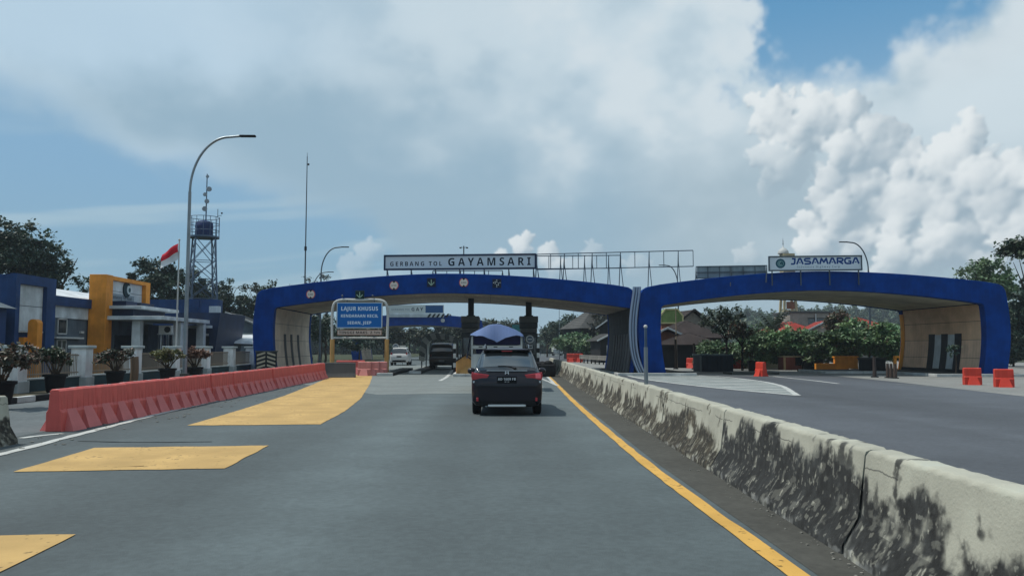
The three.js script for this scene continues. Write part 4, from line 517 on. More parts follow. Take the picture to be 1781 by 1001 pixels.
{ // small truck with a tarpaulin, just ahead of the black car
  const d = 31.5, t = thing('truck', 'white pickup truck loaded high under a blue tarpaulin, ahead of the black car', 'truck', [at(864, 600, d).x, 0, -d], -0.01), w = M.white;
  const bd = new MB(); bd.box(1.96, 0.09, 2.9, 0, 0.78, -1.45).box(1.96, 0.55, 0.06, 0, 0.87, -0.03).box(0.06, 0.55, 2.8, -0.95, 0.87, -1.46).box(0.06, 0.55, 2.8, 0.95, 0.87, -1.46); bd.build('cargo_bed', w, t);
  for (const s of [-1, 1]) for (const z of [-0.05, -0.95, -1.9, -2.8]) new MB().box(0.07, 0.70, 0.07, s * 0.95, 1.42, z).build('stake', w, t);
  for (const [y, z] of [[1.62, -0.03]]) new MB().box(1.9, 0.13, 0.04, 0, y, z).build('gate_board', w, t); new MB().box(1.86, 0.36, 2.6, 0, 1.78, -1.44, 0, 0.03).box(1.6, 0.5, 2.5, 0, 1.3, -1.5).build('cargo', M.tarpDark, t);
  for (const x of [-0.62, -0.05, 0.55]) new MB().box(0.15, 0.035, 0.01, x, 1.68, -0.006).build('board_slot', M.black, t);
  // sagging sheet pulled over a ridge
  const P = [], I = [], U = [], nx = 26, nz = 16; for (let j = 0; j <= nz; j++) for (let i = 0; i <= nx; i++) { const u = i / nx * 2 - 1, v = j / nz, x = u * (1.10 + 0.05 * v), rid = 1 - Math.abs(u) ** 1.6, front = ss(0, 0.12, v); let y = 2.13 + 0.46 * rid * (0.75 + 0.25 * front) + 0.035 * fbm(u * 4 + 3, v * 6, 3) - (Math.abs(u) > 0.93 ? 0.30 * (Math.abs(u) - 0.93) / 0.07 + 0.25 * (u < 0 ? 1 : 0) : 0); if (j === 0) y -= 0.03 + 0.56 * (1 - Math.abs(u)) ** 1.3 + 0.015 * Math.sin(u * 16); P.push(x, y, 0.12 - 0.22 * front - v * 2.8); U.push(u, v * 2); } for (let j = 0; j < nz; j++) for (let i = 0; i < nx; i++) { const a = j * (nx + 1) + i; I.push(a, a + 1, a + nx + 1, a + 1, a + nx + 2, a + nx + 1); }
  const g = new THREE.BufferGeometry(); g.setAttribute('position', new THREE.Float32BufferAttribute(P, 3)); g.setAttribute('uv', new THREE.Float32BufferAttribute(U, 2)); g.setIndex(I); g.computeVertexNormals(); mesh('tarpaulin', g, M.tarp, t);
  const fl = new MB(); for (let k = 0; k < 5; k++) { const y0 = 2.05 - k * 0.16, y1 = y0 - 0.16, o0 = 0.08 + 0.05 * k, o1 = o0 + 0.045; fl.quad(V(-1.0 - o0 * 0.5, y0, 0.08), V(-1.0 - o0 * 0.5, y0, -1.3), V(-1.0 - o1 * 0.5, y1, -1.3 - 0.05 * k), V(-1.0 - o1 * 0.5, y1, 0.10 + 0.03 * k)); } fl.build('loose_flap', M.tarp, t);
  new MB().box(1.6, 0.95, 1.4, 0, 0.62, -3.7, 0, 0.08).box(1.5, 0.7, 1.1, 0, 1.5, -3.75, 0, 0.12).build('cab', w, t); for (const s of [-1, 1]) { wheel(t, s * 0.80, -0.9, 0.33); wheel(t, s * 0.80, -3.7, 0.33); new MB().box(0.2, 0.14, 0.05, s * 0.8, 0.6, 0.0, 0, 0.02).build('tail_light', mat(150, 30, 30), t); } new MB().box(1.5, 0.12, 0.08, 0, 0.5, -0.06).build('bumper', M.dark, t);
}
{ // white truck far off on the other carriageway
  const d = 172, t = thing('truck', 'small white lorry far away on the right carriageway, facing the camera', 'truck', [at(971, 600, d).x, 0, -d], 0);
  new MB().box(2.0, 1.0, 3.4, 0, 1.9, -3.6, 0, 0.05).box(2.0, 1.1, 3.4, 0, 0.8, -3.6, 0, 0.05).build('cargo_box', mat(176, 184, 170), t); new MB().box(1.9, 1.0, 1.5, 0, 0.5, -0.9, 0, 0.08).box(1.8, 0.75, 1.2, 0, 1.48, -1.05, 0, 0.08).build('cab', M.white, t); new MB().box(1.6, 0.6, 0.04, 0, 1.5, -0.44).build('windscreen', M.glassDark, t); for (const s of [-1, 1]) { wheel(t, s * 0.85, -0.9, 0.4); wheel(t, s * 0.85, -4.4, 0.4); }
}

// ---------------------------------------------------------------- toll islands, booths and what stands on them
function island(x0, x1, z0, z1, o = {}) {                       // a kerbed island; kerb stones painted by turns
  const b = new MB(); b.box(x1 - x0 - 0.36, 0.15, z0 - z1 - 0.36, (x0 + x1) / 2, 0.004, (z0 + z1) / 2); const root = struct(b.build('toll_island', M.concreteDark)); const g = new MB(), gw = new MB(); let k = 0;
  const st = (x, z, w, d) => { const m = new MB().box(w, 0.17, d, x, 0.004, z, 0, 0.02).build('kerb_stone', k++ % 2 ? M.dark : M.white, root); };
  const nx = Math.max(1, Math.round((x1 - x0) / 0.9)), nz = Math.max(1, Math.round((z0 - z1) / (o.step ?? 1.0))); for (let i = 0; i < nx; i++) for (const z of [z0 - 0.09, z1 + 0.09]) st(lerp(x0, x1, (i + 0.5) / nx), z, (x1 - x0) / nx - 0.01, 0.17); for (let i = 0; i < nz; i++) for (const x of [x0 + 0.09, x1 - 0.09]) st(x, lerp(z0 - 0.18, z1 + 0.18, (i + 0.5) / nz), 0.17, (z0 - z1 - 0.36) / nz - 0.01);
  return root;
}
function booth(label, px, d, hp, w) {
  const p = at(px, 600, d), t = thing('toll_booth', label, 'toll booth', [p.x, 0.154, -d], -0.02, 'toll booths under the left gate'), H = 3.7;
  new MB().box(w, 1.05, 3.0, 0, 0, -1.5).build('lower_wall', M.booth, t); new MB().box(w * 0.95, 1.15, 2.9, 0, 1.05, -1.5).build('window_band', M.glassDark, t); for (const s of [-1, 1]) for (const z of [-0.06, -1.5, -2.94]) new MB().box(0.09, 1.15, 0.09, s * (w / 2 - 0.04), 1.05, z).build('mullion', M.booth, t);
  [[2.2, 0.32, 0.08], [2.56, 0.28, 0.02], [2.88, 0.34, 0.10], [3.25, 0.42, 0.16]].forEach(([y, h, e], i) => new MB().box(w + e, h, 3.0 + e, 0, y, -1.5).build('roof_band', i % 2 ? M.boothBand : M.booth, t));
  new MB().box(w * 0.8, 0.12, 0.02, 0, 0.7, 0.01).build('louvre', M.dark, t); new MB().box(w * 0.8, 0.10, 0.02, 0, 0.45, 0.01).build('louvre', M.dark, t);
  const c = thing('gate_column', label.replace(/dark toll booth/, 'dark square column on the toll booth'), 'column', [p.x + 0.05, 0.154 + H - 0.03, -d - 1.2], -0.02); new MB().box(w * 0.38, 1.42, w * 0.38, 0, 0, 0).build('shaft', M.dark, c); new MB().box(w * 0.55, 0.10, w * 0.55, 0, -0.002, 0).build('base', M.dark, c);
  return t;
}
{
  const d = 56, a = at(816, 600, d).x, b = at(919, 600, d).x; island(a - 0.75, a + 0.75, -47.5, -75); island(b - 0.75, b + 0.75, -47.5, -75);
  booth('dark toll booth left of the loaded pickup truck', 817, d, 0, 1.05); booth('dark toll booth right of the loaded pickup truck', 920, d, 0, 1.10);
  // ochre nose block with dark gable edge
  const n = thing('crash_block', 'ochre house-shaped crash block with dark edges on the island nose', 'crash block', [a - 0.05, 0.155, -48.2]); const sh = new THREE.Shape([[-0.5, 0], [0.5, 0], [0.5, 0.72], [0, 1.05], [-0.5, 0.72]].map(([x, y]) => new THREE.Vector2(x, y))), g = new THREE.ExtrudeGeometry(sh, { depth: 1.6, bevelEnabled: true, bevelSize: 0.03, bevelThickness: 0.03, bevelSegments: 1 }); g.translate(0, 0.03, -1.7); new MB().add(g).build('block', M.ochre, n); new MB().bar(0.08, V(-0.55, 0.72, 0.0), V(0, 1.10, 0.0)).bar(0.08, V(0.55, 0.72, 0), V(0, 1.10, 0)).build('edge_trim', M.dark, n);
  const fr = new MB(); fr.hexa([V(-0.28, 0.0, 0.0), V(0.5, 0, 0.0), V(0.5, 0, -0.4), V(-0.28, 0, -0.4)].map((v) => v.add(V(0, 0.002, 0.45))), [V(-0.28, 0.18, 0.0), V(0.5, 0.62, 0), V(0.5, 0.62, -0.4), V(-0.28, 0.18, -0.4)].map((v) => v.add(V(0, 0, 0.45)))); fr.build('ramp', M.ochre, n);
  // black wrapped nose beside the barrier end
  const k = thing('covered_nose', 'black wrapped crash cushion on the island nose right of the black car', 'crash cushion', [at(944, 600, 47).x, 0.0, -47]), q = new MB(), r = rng(12); q.box(1.5, 0.7, 1.6, 0, 0.02, -0.8, 0, 0.12); for (let i = 0; i < 12; i++) q.ball(0.2 + 0.12 * r(), -0.6 + 1.2 * r(), 0.66 + 0.12 * r(), -0.1 - 1.2 * r(), 1, 0.6, 1); q.build('cover', M.black, k);
  // striped posts, no entry discs
  const striped = (label, px, py, d, h) => { const p = at(px, py, d), t = thing('striped_post', label, 'post', [p.x, 0.155, -d], 0, 'striped marker posts by the booths'); for (let i = 0; i < 6; i++) new MB().box(0.16, h / 6 - 0.003, 0.16, 0, i * h / 6, 0).build('band', i % 2 ? M.white : M.black, t); };
  striped('black and white striped post left of the ochre crash block', 790.5, 610, 51, 1.75); striped('black and white striped post right of the right toll booth', 936, 610, 51, 1.8);
  const disc = (label, px, py, d, R) => { const p = at(px, py, d), t = thing('round_sign', label, 'traffic sign', p); new MB().cyl(0.03, 0.03, V(0, -p.y + 0.1, -0.05), V(0, 0.1, -0.05), 8).build('post', M.steelDark, t); new MB().cyl(R, R, V(0, 0, -0.02), V(0, 0, 0.01), 24).build('disc', M.white, t); new MB().cyl(R * 0.72, R * 0.72, V(0, 0, 0.01), V(0, 0, 0.014), 24).build('field', mat(70, 84, 100), t); new MB().box(R * 1.05, R * 0.32, 0.01, 0, -R * 0.16, 0.014).build('symbol', M.white, t); };
  disc('round no entry sign on the front of the right toll booth', 921.5, 589.5, 54.5, 0.27); disc('small round sign above the white sport utility car', 688, 602.5, 79, 0.3);
  { const p = at(921, 603, 54.4), t = thing('counter_box', 'small pale box sign under the round no entry sign', 'sign', p); new MB().box(0.42, 0.24, 0.06, 0, -0.12, 0).build('box', M.white, t); new MB().box(0.34, 0.08, 0.02, 0, -0.03, 0.035).build('display', M.dark, t); }
  { const p = at(700, 602.5, 79), t = thing('lane_plate', 'small pale plate beside the round sign over the white car', 'sign', p); new MB().box(0.6, 0.22, 0.05, 0, -0.11, 0).build('plate', mat(170, 170, 165), t); new MB().cyl(0.025, 0.025, V(0, -p.y + 0.1, -0.04), V(0, -0.1, -0.04), 8).build('post', M.steelDark, t); }
  // curved awning over the lane with the minibus
  const c = thing('awning', 'curved corrugated grey awning over the lane of the black minibus', 'awning', [at(766, 600, 65).x, 0, -65]), aw = new MB(), pr = [[-1.62, 0.7], [-1.58, 1.4], [-1.46, 2.05], [-1.2, 2.5], [-0.75, 2.76], [-0.1, 2.80], [0.7, 2.66], [1.5, 2.42]], cu = new THREE.CatmullRomCurve3(pr.map(([x, y]) => V(x, y, 0))), NX = 60, f = (k) => { const p = cu.getPointAt(k / NX); if (k % 2) p.multiplyScalar(0.988); return p; };
  for (let i = 0; i < NX; i++) { const a0 = f(i), a1 = f(i + 1); aw.quad(V(a0.x, a0.y, 0.9), V(a1.x, a1.y, 0.9), V(a1.x, a1.y, -9), V(a0.x, a0.y, -9)); } aw.build('roof_sheet', worn(196, 204, 200), c);
  for (let i = 0; i < 12; i++) { const p0 = cu.getPointAt(i / 12), p1 = cu.getPointAt((i + 0.94) / 12), q = (p) => V(p.x * 0.80 + 0.12, p.y * 0.84, 0.9); new MB().hexa([V(p0.x, p0.y, 0.92), q(p0).setZ(0.92), q(p1).setZ(0.92), V(p1.x, p1.y, 0.92)], [V(p0.x, p0.y, 0.95), q(p0).setZ(0.95), q(p1).setZ(0.95), V(p1.x, p1.y, 0.95)]).build('valance_strip', i % 2 ? worn(120, 128, 126) : worn(190, 196, 192), c); } for (const s of [-1, 1]) for (const z of [0.6, -4, -8.6]) new MB().cyl(0.05, 0.05, V(s * 1.42, 0, z), V(s * 1.42, 2.3, z), 8).build('post', M.steelDark, c);
  // kerbed islands of the left lanes, the grey block by the row of barriers
  island(at(663, 600, 51).x, at(690, 600, 51).x, -49, -62); { const e = at(770, 600, 58).x; island(e - 1.9, e - 1.1, -53, -70); }
  const gb = thing('concrete_block', 'grey weathered concrete block at the far end of the red barrier row', 'concrete block', V(at(584, 640, 46.5).x, 0, -46.5), 0.1); const jb = jersey(2.2, 6, 5); jb.rotateY(Math.PI / 2); jb.translate(1.1, 0, 0.3); mesh('block', jb, worn(96, 96, 96), gb);
  const cone = (label, p, h, g) => { const t = thing('traffic_cone', label, 'traffic cone', p, 0, g); new MB().box(h * 0.6, 0.04, h * 0.6, 0, 0, 0, 0.2, 0.01).build('base', M.black, t); new MB().cyl(h * 0.22, h * 0.05, V(0, 0.04, 0), V(0, h, 0), 14).build('cone', M.redBright, t); new MB().cyl(h * 0.155, h * 0.115, V(0, h * 0.42, 0), V(0, h * 0.62, 0), 14).build('band', M.white, t); };
  cone('small red traffic cone at the foot of the right gantry post', gd(668, 649), 0.55); cone('small red traffic cone on the ochre island nose', gd(793.5, 650), 0.5);
}

// ---------------------------------------------------------------- foliage
function leafCloud(seed, o) {                                     // many small leaves, in clumps spread through a crown
  const r = rng(seed), b = new MB(), { rx, ry, rz = rx, clumps = 60, leaves = 60, size = 0.2, cr = 0.8, col = [0.05, 0.075, 0.03], hollow = 0.35, flat = 1, vary = 0.35, lumps = 5, warm = 0 } = o, G = () => (r() + r() + r() - 1.5) * 0.9;
  const L = []; for (let i = 0; i < lumps; i++) { const a = r() * 6.28, e = r() * 1.4 - 0.35; L.push([Math.cos(a) * Math.cos(e) * rx * 0.55, Math.sin(e) * ry * 0.6, Math.sin(a) * Math.cos(e) * rz * 0.55, 0.45 + 0.25 * r()]); }
  for (let i = 0; i < clumps; i++) {
    const l = L[Math.floor(r() * lumps)], th = r() * 6.28, cp = 2 * r() - 1, s = Math.sqrt(1 - cp * cp), k = hollow + (1 - hollow) * Math.sqrt(r()), cx = l[0] + Math.cos(th) * s * rx * l[3] * k, cy = l[1] + cp * ry * l[3] * k * (cp < 0 ? 0.7 : 1), cz = l[2] + Math.sin(th) * s * rz * l[3] * k, tone = 1 + vary * (r() - 0.5) * 2, hue = (r() - 0.5) * 0.3, c2 = cr * (0.6 + 0.7 * r());
    for (let j = 0; j < leaves; j++) {
      const x = cx + G() * c2, y = cy + G() * c2 * 0.7 * flat, z = cz + G() * c2, t = tone * (0.8 + 0.45 * r()), isW = r() < warm; b.color(isW ? [0.16 * t, 0.085 * t, 0.06 * t] : [col[0] * t * (1 + hue), col[1] * t, col[2] * t * (1 - hue * 0.5)]);
      const sz = size * (0.6 + 0.8 * r()), d = V(G(), G() * 0.8 - 0.1, G()).normalize(), n = V(G() * 0.9, 0.75 + 0.4 * r(), G() * 0.9).normalize(), w = d.clone().cross(n).normalize().multiplyScalar(sz * 0.34), p = V(x, y, z), q = p.clone().addScaledVector(d, sz), m = p.clone().addScaledVector(d, sz * 0.5).addScaledVector(n, 0.10 * sz);
      b.tri(p, m.clone().add(w), q).tri(p, q, m.clone().sub(w));
    }
  }
  return b;
}
function limbs(seed, h, r0, spread, n = 5, lean = 0) {
  const r = rng(seed), b = new MB(), top = V(lean, h * 0.62, 0), seg = 5; let p = V(0, -0.05, 0); for (let i = 1; i <= seg; i++) { const q = V(lean * i / seg + (r() - 0.5) * r0, h * 0.62 * i / seg, (r() - 0.5) * r0); b.cyl(r0 * (1.15 - 0.5 * (i - 1) / seg), r0 * (1.15 - 0.5 * i / seg), p, q, 8); p = q; }
  for (let i = 0; i < n; i++) { const a = 6.28 * i / n + r(), s0 = V(lean * 0.6, h * (0.36 + 0.22 * r()), 0), m = s0.clone().add(V(Math.cos(a) * spread * 0.45, h * 0.16, Math.sin(a) * spread * 0.45)), e = m.clone().add(V(Math.cos(a + 0.3) * spread * 0.4, h * 0.17, Math.sin(a + 0.3) * spread * 0.4)); b.cyl(r0 * 0.5, r0 * 0.32, s0, m, 6).cyl(r0 * 0.32, r0 * 0.1, m, e, 5); } return b;
}
function tree(name, label, px, d, topPy, widthPx, o = {}) {
  const p = at(px, 600, d), h = yOf(topPy, d), w = widthPx * d / F, seed = Math.round(px * 7 + d), t = thing(name, label, o.cat ?? 'tree', [p.x, o.y ?? 0, -d], 0, o.group), low = o.low ?? h * 0.3, ry = (h - low) / 2;
  limbs(seed, h, o.trunk ?? h * 0.022, w * 0.4, o.limbs ?? 6, o.lean ?? 0).build('trunk', o.bark ?? M.bark, t); const c = leafCloud(seed + 1, { rx: w * 0.58, ry: ry * 0.98, clumps: 110, leaves: 55, size: 0.30, cr: w * 0.09, ...o }).build('crown', M.leaf, t); c.position.y = low + ry; return t;
}
const DG = [0.046, 0.080, 0.052], MG = [0.10, 0.17, 0.078], LG = [0.14, 0.235, 0.105];
tree('tree', 'large dark tree behind the blue office block at the far left edge', 8, 70, 392, 150, { col: DG, low: 4, clumps: 150, leaves: 70, lumps: 8 }); tree('tree', 'large dark tree rising between the blue block and the orange portal', 88, 72, 418, 105, { col: DG, low: 4, clumps: 130, leaves: 70, lumps: 7 });
tree('tree', 'dark rounded tree behind the orange portal, left of the flagpole', 268, 82, 447, 96, { col: DG, low: 3, clumps: 130, leaves: 70, lumps: 7 }); tree('tree', 'dark tree right behind the big street lamp pole', 330, 92, 470, 70, { col: DG, low: 3 }); tree('tree', 'dark tree at the right foot of the lattice tower', 385, 96, 477, 76, { col: DG, low: 3 });
tree('tree', 'tree between the lattice tower and the left gate', 452, 100, 492, 80, { col: [0.038, 0.058, 0.026], low: 2.5 }); tree('tree', 'tree peeping over the left shoulder of the left gate', 492, 112, 485, 64, { col: [0.042, 0.064, 0.026], low: 3 }); tree('tree', 'tree behind the gate roof under the two distant street lamps', 556, 118, 484, 74, { col: [0.036, 0.05, 0.026], low: 3 });
tree('tree', 'dark tree seen through the left gate beside its cladding wall', 566, 92, 545, 90, { col: DG, low: 0.4 }); tree('tree', 'dark tree behind the blue lane sign', 625, 100, 556, 90, { col: DG, low: 0.4 });
for (const [px, d, top, w, l] of [[668, 150, 560, 70, 'dark tree under the left part of the distant gate'], [712, 155, 556, 70, 'dark tree under the middle of the distant gate'], [752, 150, 560, 70, 'dark tree under the right part of the distant gate'], [795, 155, 556, 64, 'dark tree left of the left toll booth, beyond the distant gate'], [846, 160, 556, 50, 'tree top left above the blue tarpaulin'], [892, 160, 553, 56, 'tree top right above the blue tarpaulin']]) tree('tree', l, px, d, top, w, { col: [0.034, 0.05, 0.026], low: 0.5, clumps: 70, size: 0.5, cr: 0.9 });
for (const [px, d, top, w, l, c] of [[952, 150, 551, 60, 'tree right of the right toll booth in the far row', DG], [990, 150, 546, 64, 'tall tree in the far row behind the thin poles', DG], [1030, 145, 553, 60, 'tree in the far row left of the tiled house', [0.04, 0.056, 0.03]], [1002, 118, 584, 60, 'lighter green bush tree before the far row', MG], [1035, 108, 588, 44, 'green bush tree left of the tiled house wall', MG], [1062, 122, 534, 60, 'sparse tree behind the tiled house roof', [0.07, 0.075, 0.06]]]) tree('tree', l, px, d, top, w, { col: c, low: 0.4, size: 0.42, cr: 0.8, clumps: 80 });
tree('tree', 'dark tree with a bare thin trunk behind the dark blue container', 1263, 61, 534, 66, { col: [0.05, 0.08, 0.05], low: 2.2, size: 0.22, bark: M.barkDark, trunk: 0.085, clumps: 60, leaves: 30, hollow: 0.5 }); tree('tree', 'slender tree with a dark trunk right of the dark blue container', 1291, 59.5, 560, 60, { col: [0.05, 0.066, 0.034], low: 1.6, size: 0.2, bark: M.barkDark, trunk: 0.085, clumps: 54, leaves: 26, warm: 0.22 });
for (const [px, d, top, w, l, c] of [[1246, 66, 592, 60, 'low green bush behind the dark blue container', MG], [1322, 64, 566, 70, 'green shrub tree above the black plant pot', MG], [1372, 63, 570, 96, 'layered green tree left of centre under the right gate', LG], [1440, 62, 574, 110, 'layered green tree in the middle of the hedge under the right gate', MG], [1512, 61, 556, 120, 'layered green tree against the right gate end wall', LG], [1566, 64, 566, 90, 'layered green tree partly behind the right gate end wall', MG]]) tree('tree', l, px, d, top, w, { col: c, low: -0.5, size: 0.24, flat: 0.35, clumps: 170, leaves: 60, cr: 0.55, lumps: 14, warm: 0.02 });
tree('tree', 'reddish green tree before the red roofs', 1472, 70, 541, 60, { col: [0.085, 0.088, 0.05], low: 2, size: 0.25, warm: 0.3 });
tree('tree', 'large green tree behind the right shoulder of the right gate', 1710, 74, 440, 112, { col: MG, low: 2.5, clumps: 150, leaves: 65, lumps: 8 }); tree('tree', 'dark tree mass at the right edge beside the right gate', 1790, 66, 478, 90, { col: DG, low: 0.4, clumps: 170, leaves: 65, lumps: 9 }); tree('tree', 'dark shrub tree low behind the right leg of the right gate', 1762, 72, 560, 70, { col: DG, low: -1, clumps: 130, lumps: 8 }); tree('tree', 'big leafed branches reaching in at the right edge', 1802, 48, 408, 84, { col: [0.04, 0.06, 0.03], low: 6.2, size: 0.32, clumps: 46, leaves: 18, cr: 0.5, trunk: 0.14 });
{ // palm
  const d = 78, p = at(1348, 600, d), t = thing('palm_tree', 'palm tree with upright fronds left of the tower legs', 'palm tree', [p.x, 0, -d]), H = 3.2; new MB().tube([V(0, -0.05, 0), V(0.08, 1.5, 0), V(0, H, 0)], 0.16, 8, 8).build('trunk', M.bark, t); const r = rng(31);
  for (let k = 0; k < 20; k++) { const b = new MB(), a = 6.28 * k / 20 + r(), e = 0.4 + 0.9 * r(), L = 2.1 + 0.6 * r(); let q = V(0, H, 0), dir = V(Math.cos(a) * Math.cos(e), Math.sin(e), Math.sin(a) * Math.cos(e)); for (let i = 0; i < 9; i++) { const q2 = q.clone().addScaledVector(dir, L / 9), s = V(-Math.sin(a), -0.35, Math.cos(a)), s2 = V(Math.sin(a), -0.35, -Math.cos(a)), w = 0.55 * Math.sin(Math.PI * (i + 1) / 10); b.color([0.035, 0.055, 0.03]); b.tri(q, q2, q2.clone().addScaledVector(s, w)).tri(q, q2.clone().addScaledVector(s2, w), q2); q = q2; dir = dir.clone().add(V(0, -0.10, 0)).normalize(); } b.build('frond', M.leaf, t); }
}
{ // wooded hills closing the view
  const hill = (name, x0, x1, z, h, seed) => { const P = [], I = [], U = [], n = 60, m = 6; for (let j = 0; j <= m; j++) for (let i = 0; i <= n; i++) { const u = i / n, v = j / m, x = lerp(x0, x1, u), y = h * Math.sin(Math.PI * v / 2) ** 0.8 * ss(0, 0.18, u) * ss(1, 0.82, u) * (0.78 + 0.35 * fbm(u * 5 + seed, v, 4)); P.push(x, y - 0.1, z - v * 120); U.push(x, z - v * 120); if (i < n && j < m) { const a = j * (n + 1) + i; I.push(a, a + 1, a + n + 1, a + 1, a + n + 2, a + n + 1); } } const g = new THREE.BufferGeometry(); g.setAttribute('position', new THREE.Float32BufferAttribute(P, 3)); g.setAttribute('uv', new THREE.Float32BufferAttribute(U, 2)); g.setIndex(I); g.computeVertexNormals(); struct(mesh(name, g, worn(58, 70, 46, { roughness: 1 }))); return (x) => { const u = (x - x0) / (x1 - x0); return [h * ss(0, 0.18, u) * ss(1, 0.82, u) * (0.78 + 0.35 * fbm(u * 5 + seed, 1, 4)), z - 120]; }; };
  const hs = [hill('hill', 40, 330, -330, 22, 3)], r = rng(9), proto = leafCloud(55, { rx: 3.2, ry: 2.6, clumps: 26, leaves: 26, size: 0.9, cr: 0.9, col: [0.055, 0.095, 0.05] }).geo();
  const N = 520, im = new THREE.InstancedMesh(proto, M.leaf, N), mx = new THREE.Matrix4(), q = new THREE.Quaternion(); for (let i = 0; i < N; i++) { let x, y, z; if (i < 260) { x = 50 + 270 * r(); const [hy, hz] = hs[0](x), v = r(); y = hy * Math.sin(Math.PI * v / 2) ** 0.8 + 1.2; z = -330 - v * 118; } else { x = -260 + 330 * r(); z = -215 - 60 * r(); y = 2.2; } const s = 0.8 + 0.9 * r(); q.setFromAxisAngle(V(0, 1, 0), r() * 6.28); mx.compose(V(x, y, z), q, V(s, s * (0.8 + 0.4 * r()), s)); im.setMatrixAt(i, mx); } im.name = 'distant_wood'; scene.add(im); im.userData = { label: 'distant wood closing the view behind the gates and houses', category: 'wood', kind: 'stuff' };
}

// ---------------------------------------------------------------- left side: verge, fence, potted plants
const FX = -16.0;
{
  const v = new MB(); v.box(5.0, 0.14, 75, -16.75, 0.0, -32); struct(v.build('verge', worn(84, 80, 66, { roughness: 1 })));
  const k = struct(new MB().box(0.12, 0.10, 60, -14.17, 0.0, -36).build('kerb', M.concreteDark)); for (let i = 0; i < 60; i++) { const z = -6.5 - i * 1.0; new MB().box(0.20, 0.19, 0.985, -14.14, 0.0, z, 0, 0.025).build('kerb_stone', i % 2 ? M.white : M.dark, k); }
  const f = thing('fence', 'long fence of white capped pillars and thin rusty bars along the left verge', 'fence', [FX, 0.14, 0]), zs = []; for (let i = -1; i < 8; i++) zs.push(-28.2 - 4.6 * i);
  const pg = new MB().box(0.56, 0.42, 0.56, 0, 0, 0, 0, 0.015).geo();
  for (const z of zs) { const p = new MB().box(0.58, 1.5, 0.58, 0, 0.0, z, 0, 0.012).build('pillar', M.whitePillar, f); new MB().box(0.76, 0.11, 0.76, 0, 1.5, z, 0, 0.02).build('cap', M.coping, p); new MB().box(0.70, 0.40, 0.70, 0, -0.01, z, 0, 0.02).build('foot', M.coping, p); }
  for (let i = 0; i < zs.length - 1; i++) { const z0 = zs[i] - 0.29, z1 = zs[i + 1] + 0.29, L = z0 - z1; new MB().box(0.18, 0.42, L, 0, -0.02, (z0 + z1) / 2).build('low_wall', M.plinth, f); new MB().box(0.26, 0.06, L, 0, 0.40, (z0 + z1) / 2, 0, 0.01).build('coping', M.coping, f); for (const y of [0.56, 1.22]) new MB().box(0.045, 0.045, L, 0, y, (z0 + z1) / 2).build('rail', M.meshBar, f); const n = 34; for (let j = 1; j < n; j++) new MB().box(0.022, 0.84, 0.022, 0, 0.46, z0 - L * j / n).build('bar', M.meshBar, f); }
  // ornamental potted shrubs
  const pot = (s = 1) => new THREE.LatheGeometry([[0, 0], [0.24, 0], [0.27, 0.06], [0.33, 0.52], [0.39, 0.54], [0.39, 0.62], [0.34, 0.62], [0.33, 0.56], [0, 0.54]].map(([a, b]) => new THREE.Vector2(a * s, b * s)), 24);
  const potted = (label, px, d, col, warm, seed, o = {}) => { const p = at(px, 640, d), t = thing('potted_plant', label, 'potted plant', [p.x, o.y ?? 0.14, -d], 0, 'potted shrubs along the fence'); if (o.pot !== 0) mesh('pot', pot(o.ps), M.black, t); const r = rng(seed), b = new MB(), L = []; for (let k = 0; k < 9; k++) { const a = 6.28 * k / 9 + r() * 0.5, R = 0.35 + 0.5 * r(), q = [V(0.04 * Math.cos(a), 0.5, 0.04 * Math.sin(a)), V(0.16 * Math.cos(a), 0.75, 0.16 * Math.sin(a)), V(R * 0.6 * Math.cos(a), 0.92 + 0.2 * r(), R * 0.6 * Math.sin(a)), V(R * Math.cos(a + 0.3), 1.02 + 0.4 * r(), R * Math.sin(a + 0.3))]; b.tube(q, 0.022, 8, 5); L.push(q[2], q[3]); } b.cyl(0.10, 0.05, V(0, 0.5, 0), V(0, 0.8, 0), 8); b.build('stem', M.bark, t); const c = leafCloud(seed, { rx: 0.74, ry: 0.33, clumps: 44, leaves: 28, size: 0.13, cr: 0.13, col, warm, hollow: 0.3, lumps: 6, flat: 0.7, ...o }).build('foliage', M.leaf, t); c.position.y = 1.16; return t; };
  potted('black pot with a spreading dark green shrub, second pillar gap', 96, 28.6, [0.06, 0.085, 0.048], 0.05, 61); potted('black pot with a thin pinkish shrub before the orange portal', 200, 32.6, [0.06, 0.075, 0.048], 0.2, 62); potted('black pot with a yellowish shrub left of the street lamp pole', 291, 36.8, [0.13, 0.14, 0.05], 0.04, 63); potted('black pot with an orange flowering shrub right of the street lamp pole', 338, 39.2, [0.14, 0.07, 0.04], 0.55, 64);
  potted('pink flowering shrub at the left picture edge in front of the blue wall', 2, 22.6, [0.085, 0.09, 0.065], 0.28, 65, { rx: 0.9, ry: 0.5 });
  { const p = at(232, 655, 34.5), t = thing('tree_stump', 'bare brown trunk stub beside the white pillar and pink shrub', 'tree stump', [p.x, 0.14, -34.5]); new MB().tube([V(0, 0, 0), V(0.03, 0.6, 0), V(0, 1.15, 0)], 0.16, 8, 10).build('trunk', worn(120, 100, 80), t); }
}
